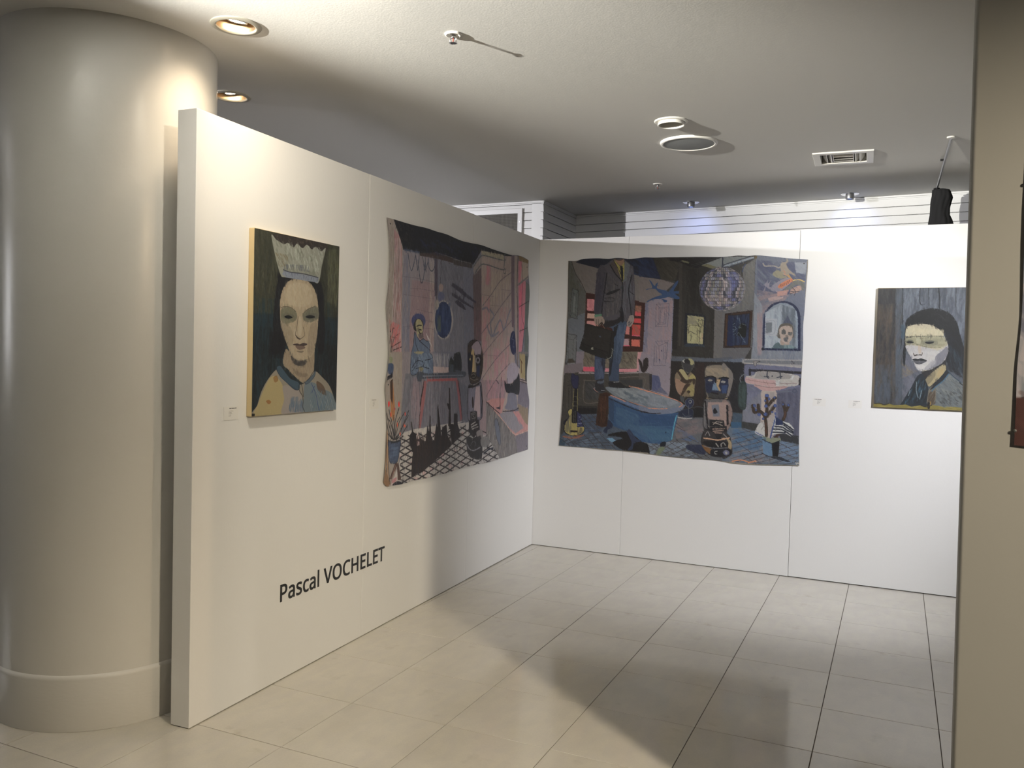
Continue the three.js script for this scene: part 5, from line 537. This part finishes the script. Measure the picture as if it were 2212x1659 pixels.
{ // canvas at the right edge of the frame
  const w = { o: new THREE.Vector3(2.709, 0, 0.15), turn: 0 };
  loose(w, 'pinned_canvas', 'dark brown unframed canvas, only its left edge showing, pinned on the wall at the right', sized(paint(paintDarkCanvas()), 1.1, 1.42), 0.085, 2.74, 1000,
    ['22,0 22,400 22,700 20,900 22,1100 17,1230 18,1300 18,1412', '1080,0 1078,400 1082,800 1080,1425', '22,0 300,4 700,2 1080,0', '18,1412 200,1422 600,1430 1080,1425'],
    (s, t) => 0.002 + 0.004 * Math.abs(Math.sin(s * 8 + t * 4)), [[0.006, 0.985], [0.006, 0.55]], [40, 40]);
}
// caption cards: small print only
function captionMap(k) {
  const c = document.createElement('canvas'); c.width = 256; c.height = 160; const x = c.getContext('2d'); x.fillStyle = '#efece6'; x.fillRect(0, 0, 256, 160);
  let s = 17 + k * 5; const r = () => { s = (s * 1103515245 + 12345) % 2147483648; return s / 2147483648; };
  const line = (x0, y, w, h, col) => { x.fillStyle = col; let a = x0; while (a < x0 + w) { const l = 3 + r() * 7; x.fillRect(a, y + r() * 1.5, l, h); a += l + 1.5 + (r() > 0.75 ? 4 : 0); } };
  line(96 - 60 * (k === 2) - 40 * (k === 1), 16, 128, 9, '#3a3735');
  for (const [y, w] of [[50, 78], [66, 40], [82, 58], [98, 44], [112, 26]]) line(88, y, w, 5, '#77716c');
  const t = new THREE.CanvasTexture(c); t.colorSpace = THREE.SRGBColorSpace; return t;
}
const cardGeo = new THREE.ExtrudeGeometry(new THREE.Shape([[-0.043, -0.0275], [0.043, -0.0275], [0.043, 0.0275], [-0.043, 0.0275]].map((p) => new THREE.Vector2(...p))), { depth: 0.001, bevelEnabled: false });
{ const p = cardGeo.attributes.position, uv = cardGeo.attributes.uv; for (let i = 0; i < p.count; i++) uv.setXY(i, p.getX(i) / 0.086 + 0.5, p.getY(i) / 0.055 + 0.5); }
[[WALL.left, 0.215, 1.246, 'white caption card left of the crowned portrait, beside its lower left corner'],
  [WALL.left, 1.322, 1.238, 'white caption card between the crowned portrait and the pinned canvas on the left wall'],
  [WALL.back, 2.135, 1.246, 'white caption card just right of the canvas with the blue bathtub'],
  [WALL.back, 2.366, 1.243, 'white caption card just left of the portrait with the band across the eyes']]
  .forEach(([w, u, y, label], k) => { const g = onWall(w, 'caption_card', label, 'label', u, y, 0.0004, 'caption cards beside the paintings'); mesh('printed_card', cardGeo, std([0.80, 0.80, 0.80], 0.5, { map: captionMap(k) }), g); });

// black cut vinyl lettering low on the left wall
{
  const font = await new FontLoader().loadAsync('fonts/droid/droid_sans_regular.typeface.json');
  const g = onWall(WALL.left, 'wall_lettering', 'black name lettering low on the left wall, below the crowned portrait', 'lettering', 0.547, 0.3655, 0.0003);
  for (const [word, from, to] of [['Pascal', 0, 0.315], ['VOCHELET', 0.346, 0.913]]) {
    let x = 0; const geos = [], size = 0.1;
    for (const ch of word) { const t = new TextGeometry(ch, { font, size, depth: 0.0004, curveSegments: 8, bevelEnabled: true, bevelThickness: 0.0002, bevelSize: 0.0026, bevelSegments: 1 }); geos.push([t, x]); x += font.data.glyphs[ch].ha * size / font.data.resolution; }
    geos[0][0].computeBoundingBox(); const ky = 0.0778 / geos[0][0].boundingBox.max.y, kx = (to - from) / x;
    for (const [t, at] of geos) { t.translate(at, 0, 0.0002); t.scale(kx, ky, 1); t.translate(from, 0, 0); mesh('letter', t, blackVinyl, g); }
  }
}

// ================= CEILING FITTINGS =================
const C0 = CEIL;
const sh = (o, rot) => { o.rotation.y = rot; return o; };
// lit recessed downlights: flat trim, bright reflector can, tilted lamp
function downlight([x, z], label, tiltDir, L) {
  const g = thing('recessed_downlight', label, 'downlight', [x, C0, z]);
  mesh('trim_ring', lathe([[0.075, 0.001], [0.075, -0.006], [0.080, -0.008], [0.096, -0.005], [0.0985, -0.001], [0.0985, 0.0]], 64), trimGrey, g);
  mesh('reflector', lathe([[0.0755, -0.004], [0.0735, 0.02], [0.066, 0.06], [0.055, 0.095], [0.0001, 0.098]], 56), reflector, g);
  const t = new THREE.Vector3(...tiltDir).normalize(), q = new THREE.Quaternion().setFromUnitVectors(new THREE.Vector3(0, -1, 0), t), m = new THREE.Matrix4().compose(new THREE.Vector3(-0.006, 0.018, -0.012).addScaledVector(t, -0.004), q, new THREE.Vector3(1, 1, 1));
  mesh('gimbal_ring', new THREE.TorusGeometry(0.036, 0.004, 10, 40).rotateX(Math.PI / 2).applyMatrix4(m), greyMetal, g);
  const lamp = mesh('lamp_bowl', lathe([[0.032, 0.0], [0.029, 0.012], [0.018, 0.03], [0.0001, 0.034]], 36).applyMatrix4(m), reflector, g);
  mesh('lit_face', disc(0.030, 0.003, 36).applyMatrix4(m), glow(L.color, 26), g);
  const p = new THREE.Vector3(x - 0.006, C0 + 0.018, z - 0.012).addScaledVector(t, 0.008);
  spotLight(g, p.toArray(), p.clone().addScaledVector(t, 2).toArray(), L);
}
downlight(DL1, 'lit recessed downlight with grey trim, right of the column top', [-0.20, -1, -0.08], LAMPS.dl1);
downlight(DL2, 'lit recessed downlight behind the white partition, half hidden by the column', [0.10, -1, -0.15], LAMPS.dl2);
{ // unlit downlight with a proud inner ring
  const g = thing('recessed_downlight', 'unlit white recessed downlight with a proud inner ring, above the round speaker', 'downlight', [RING[0], C0, RING[1]]);
  mesh('trim_ring', lathe([[0.066, 0.0], [0.066, -0.006], [0.084, -0.008], [0.0895, -0.004], [0.0905, 0.0]], 64), whiteEnamel, g);
  mesh('inner_ring', lathe([[0.0655, 0.05], [0.0655, -0.006], [0.071, -0.012], [0.0715, -0.022], [0.0675, -0.024], [0.063, -0.02], [0.062, 0.05]], 64), whiteEnamel, g);
  mesh('diffuser', disc(0.062, 0.004, 48).translate(0, 0.03, 0), std([0.30, 0.28, 0.24], 0.6), g);
}
{ // round ceiling speaker
  const g = thing('ceiling_speaker', 'large round ceiling speaker with a pale grey grille', 'speaker', [SPK[0], C0, SPK[1]]);
  mesh('rim', lathe([[0.147, 0.0], [0.147, -0.011], [0.152, -0.014], [0.163, -0.012], [0.1665, -0.004], [0.1665, 0.0]], 72), whiteEnamel, g);
  const holes = dataTex(128, (u, v) => { const a = (u * 16) % 1 - 0.5, b = (v * 16) % 1 - 0.5, k = a * a + b * b < 0.09 ? 150 : 176; return [k, k + 2, k + 3]; }, true, 9);
  mesh('grille', lathe([[0.147, -0.010], [0.10, -0.013], [0.05, -0.0145], [0.0001, -0.015]], 64), std([0.72, 0.74, 0.75], 0.7, { map: holes }), g);
}
{ // square supply diffuser
  const g = thing('air_diffuser', 'square white ceiling air diffuser with dark open louvres', 'vent', [VENT[0], C0, VENT[1]], 0.03);
  const fr = new THREE.Shape([[-0.173, -0.165], [0.173, -0.165], [0.173, 0.165], [-0.173, 0.165]].map((p) => new THREE.Vector2(...p))); fr.holes.push(new THREE.Path([[-0.132, -0.122], [-0.132, 0.122], [0.132, 0.122], [0.132, -0.122]].map((p) => new THREE.Vector2(...p))));
  mesh('frame', new THREE.ExtrudeGeometry(fr, { depth: 0.007, bevelEnabled: true, bevelSize: 0.002, bevelThickness: 0.002, bevelOffset: -0.002, bevelSegments: 1 }).rotateX(Math.PI / 2).translate(0, 0.0, 0), whiteEnamel, g);
  mesh('duct', mergeGeometries([box(0.27, 0.2, 0.004, 0, 0.1, -0.126), box(0.27, 0.2, 0.004, 0, 0.1, 0.126), box(0.004, 0.2, 0.25, -0.136, 0.1, 0), box(0.004, 0.2, 0.25, 0.136, 0.1, 0), box(0.27, 0.004, 0.25, 0, 0.2, 0)]), sheetSteel, g);
  const blade = (len) => { const s = new THREE.Shape(); s.moveTo(0, -0.004); s.quadraticCurveTo(0.012, 0.006, 0.03, 0.034); s.lineTo(0.033, 0.033); s.quadraticCurveTo(0.015, 0.004, 0.003, -0.005); s.closePath(); return new THREE.ExtrudeGeometry(s, { depth: len, bevelEnabled: false, curveSegments: 6 }).translate(0, 0, -len / 2); };
  for (const s of [-1, 1]) {
    mesh('divider', box(0.004, 0.034, 0.244, s * 0.058, 0.012, 0), whiteEnamel, g);
    for (const d of [0.066, 0.092]) { const b = mesh('louvre', blade(0.244), whiteEnamel, g); b.position.set(s * d, 0, 0); if (s < 0) b.rotation.y = Math.PI; }
  }
  for (const z of [-0.085, -0.03, 0.03, 0.085]) { const b = mesh('louvre', blade(0.112), whiteEnamel, g); b.position.set(0, 0, z); b.rotation.y = z < 0 ? Math.PI / 2 : -Math.PI / 2; }
}
// pendent sprinklers
function sprinkler(x, z, label, metal, drop) {
  const g = thing('fire_sprinkler', label, 'sprinkler', [x, C0, z], 0.6);
  mesh('escutcheon', lathe([[0.0001, -0.001], [0.016, -0.001], [0.019, -0.004], [0.027, -0.008], [0.033, -0.006], [0.0355, -0.001], [0.0355, 0]], 40), whiteEnamel, g);
  mesh('body', lathe([[0.0001, -0.006], [0.010, -0.006], [0.010, -drop * 0.45], [0.007, -drop * 0.5], [0.0001, -drop * 0.5]], 20), metal, g);
  for (const s of [-1, 1]) mesh('frame_arm', new THREE.TubeGeometry(new THREE.CatmullRomCurve3([[s * 0.009, -drop * 0.4], [s * 0.013, -drop * 0.65], [s * 0.010, -drop * 0.88], [s * 0.002, -drop * 0.97]].map(([a, b]) => new THREE.Vector3(a, b, 0))), 12, 0.0022, 7), metal, g);
  mesh('glass_bulb', disc(0.0022, drop * 0.42, 8).translate(0, -drop * 0.72, 0), std([0.35, 0.08, 0.06], 0.2), g);
  const teeth = []; for (let k = 0; k < 14; k++) { const a = (k / 14) * Math.PI * 2; teeth.push(box(0.0035, 0.001, 0.006).translate(0, 0, 0.0135).rotateY(a)); }
  mesh('deflector', mergeGeometries([...teeth, disc(0.0115, 0.001, 28)]).translate(0, -drop, 0), metal, g);
}
sprinkler(0.885, -0.457, 'near fire sprinkler with white dish and a long shadow, top of the picture', chrome, 0.036);
sprinkler(0.913, -3.519, 'small dark fire sprinkler far off, below the round speaker', greyMetal, 0.042);
// two small adjustable spots near the far wall, with blue light
function eyeball(x, z, label, to) {
  const g = thing('ceiling_spot', label, 'spotlight', [x, C0, z]);
  mesh('mounting_ring', lathe([[0.0001, -0.001], [0.03, -0.003], [0.058, -0.006], [0.065, -0.002], [0.065, 0]], 48), chrome, g);
  mesh('lamp_barrel', lathe([[0.026, 0.0], [0.031, -0.006], [0.031, -0.034], [0.028, -0.04], [0.024, -0.04], [0.022, -0.03], [0.0001, -0.03]], 36), greyMetal, g);
  mesh('lit_face', disc(0.021, 0.002, 28).translate(0, -0.033, 0), glow(LEDBLUE, 2.5), g);
  spotLight(g, [x, C0 - 0.043, z], to, { color: LEDBLUE, cd: 0.2, cone: 58, pen: 1, soft: 0.8 });
}
eyeball(0.981, -4.305, 'left of two small chrome ceiling spots near the far boarded wall', [0.95, 2.55, -4.56]);
eyeball(2.176, -4.300, 'right of two small chrome ceiling spots near the far boarded wall', [2.2, 2.55, -4.47]);

// ================= ABOVE THE BACK PARTITION =================
{ // return-air grille in the boarded jut
  const g = thing('air_grille', 'grey framed air grille with black wire mesh on the boarded wall', 'vent', [-0.59, 2.50, -3.884]);
  const W = 0.548, H = 0.466, f = 0.042; const s = new THREE.Shape([[-W / 2, -H / 2], [W / 2, -H / 2], [W / 2, H / 2], [-W / 2, H / 2]].map((p) => new THREE.Vector2(...p))); s.holes.push(new THREE.Path([[-W / 2 + f, -H / 2 + f], [-W / 2 + f, H / 2 - f], [W / 2 - f, H / 2 - f], [W / 2 - f, -H / 2 + f]].map((p) => new THREE.Vector2(...p))));
  mesh('frame', new THREE.ExtrudeGeometry(s, { depth: 0.016, bevelEnabled: true, bevelSize: 0.003, bevelThickness: 0.003, bevelOffset: -0.003, bevelSegments: 1 }), std([0.60, 0.60, 0.60], 0.35), g);
  mesh('shade_backing', box(W - 2 * f, H - 2 * f, 0.004, 0, 0, 0.004), std([0.09, 0.085, 0.075], 0.95, { bumpMap: weave, bumpScale: 0.002 }), g);  // dark sheet stands for the shade in the opening behind the mesh
  const bars = []; for (let x = -W / 2 + f + 0.01; x < W / 2 - f; x += 0.0125) bars.push(box(0.0016, H - 2 * f, 0.0016, x, 0, 0.010)); for (let y = -H / 2 + f + 0.01; y < H / 2 - f; y += 0.0125) bars.push(box(W - 2 * f, 0.0016, 0.0016, 0, y, 0.0115));
  const m = mesh('wire_mesh', mergeGeometries(bars), std([0.16, 0.15, 0.13], 0.5), g); m.userData.kind = 'stuff';
  for (const [x, y] of [[1, 1], [1, -1], [-1, 1], [-1, -1]]) mesh('screw', disc(0.004, 0.003, 12).rotateX(Math.PI / 2).translate(x * (W / 2 - f / 2), y * 0.12, 0.0205), chrome, g);
}
{ // hanging black cloth bundle
  const prof = [[2.737, 0.000, 0.016], [2.729, -0.005, 0.052], [2.715, -0.001, 0.058], [2.69, 0.003, 0.062], [2.672, 0.004, 0.064], [2.64, 0.000, 0.063], [2.60, -0.004, 0.061], [2.557, -0.003, 0.0605], [2.52, 0.003, 0.070], [2.49, 0.004, 0.076], [2.40, 0.000, 0.080], [2.25, 0.004, 0.085], [2.05, -0.003, 0.088], [1.95, 0, 0.086]];
  const pos = [], idx = [], N = 64;
  prof.forEach(([y, dx, r], k) => { for (let i = 0; i < N; i++) { const a = (i / N) * Math.PI * 2, f = 1 + 0.05 * Math.sin(a * 7 + k * 0.6) * Math.min(1, k / 4) + 0.03 * Math.sin(a * 13 - k); pos.push(dx + r * f * Math.cos(a), y, 0.75 * r * f * Math.sin(a)); } });
  for (let k = 0; k + 1 < prof.length; k++) for (let i = 0; i < N; i++) { const a = k * N + i, b = k * N + (i + 1) % N, c = a + N, d = b + N; idx.push(a, b, d, a, d, c); }
  pos.push(0, prof[0][0] + 0.001, 0); for (let i = 0; i < N; i++) idx.push(prof.length * N, (i + 1) % N, i);
  const geo = new THREE.BufferGeometry(); geo.setAttribute('position', new THREE.Float32BufferAttribute(pos, 3)); geo.setIndex(idx); geo.computeVertexNormals();
  const g = thing('black_drape', 'black cloth bundle hanging behind the back partition at the right', 'drape', [2.778, 0, -3.99]);
  mesh('cloth', geo, blackCloth, g);
  mesh('tie', new THREE.TorusGeometry(0.017, 0.004, 8, 20).rotateX(Math.PI / 2).translate(-0.03, 2.738, 0), blackCloth, g);
}
{ // thin stay from the ceiling to the bundle
  const g = thing('stay_rod', 'thin grey slanting rod from a ceiling plate to the black cloth bundle', 'rod');
  const a = new THREE.Vector3(2.771, C0 - 0.008, -2.762), b = new THREE.Vector3(2.750, 2.742, -3.985), v = b.clone().sub(a);
  const at = (r, h, t) => { const m = disc(r, h, 14); m.applyQuaternion(new THREE.Quaternion().setFromUnitVectors(new THREE.Vector3(0, 1, 0), v.clone().normalize())); const p = a.clone().addScaledVector(v, t); return m.translate(p.x, p.y, p.z); };
  mesh('rod', at(0.0075, v.length(), 0.5), greyMetal, g);
  mesh('ceiling_plate', disc(0.022, 0.008, 24).translate(a.x, C0 - 0.004, a.z), whiteEnamel, g);
  mesh('clamp_knob', disc(0.007, 0.02, 12).rotateZ(Math.PI / 2).translate(2.748, 2.772, -3.25), blackVinyl, g);
}
{ // unseen panel added behind the camera for ambient light
  const g = thing('added_light_panel', 'added square light panel at the ceiling behind the viewer, for ambient light', 'light panel', [1.6, C0, 4.6]);
  mesh('frame', new RoundedBoxGeometry(1.26, 0.03, 1.26, 1, 0.004).translate(0, -0.015, 0), whiteEnamel, g);
  mesh('diffuser', box(1.2, 0.004, 1.2, 0, -0.032, 0), glow(LAMPS.panel.color, LAMPS.panel.cd), g);
  areaLight([1.6, C0 - 0.036, 4.6], [1.6, 0, 4.6001], 1.2, 1.2, LAMPS.panel);
}
// lamps that stand outside the picture
spotlight(LAMPS.wash, 'white ceiling spotlight outside the picture, in front of the right wall, aimed at the floor');
spotlight(LAMPS.front, 'white ceiling spotlight outside the picture, close along the right wall');
spotlight(LAMPS.right, 'white ceiling spotlight outside the picture, far right, aimed at the floor');
spotlight(LAMPS.booth, 'white ceiling spotlight outside the picture, behind the right wall, aimed at the back partition');
spotlight(LAMPS.fill, 'added white downlight outside the picture, brightens the floor in front of the partition');
spotlight(LAMPS.left, 'white ceiling spotlight outside the picture, left of the column, aimed at the far wall');
spotlight(LAMPS.key, 'white ceiling spotlight outside the picture, facing the crowned portrait');
spotlight(LAMPS.uplit, 'white spotlight on a thin stand outside the picture, turned up at the ceiling');

renderer.render(scene, camera);
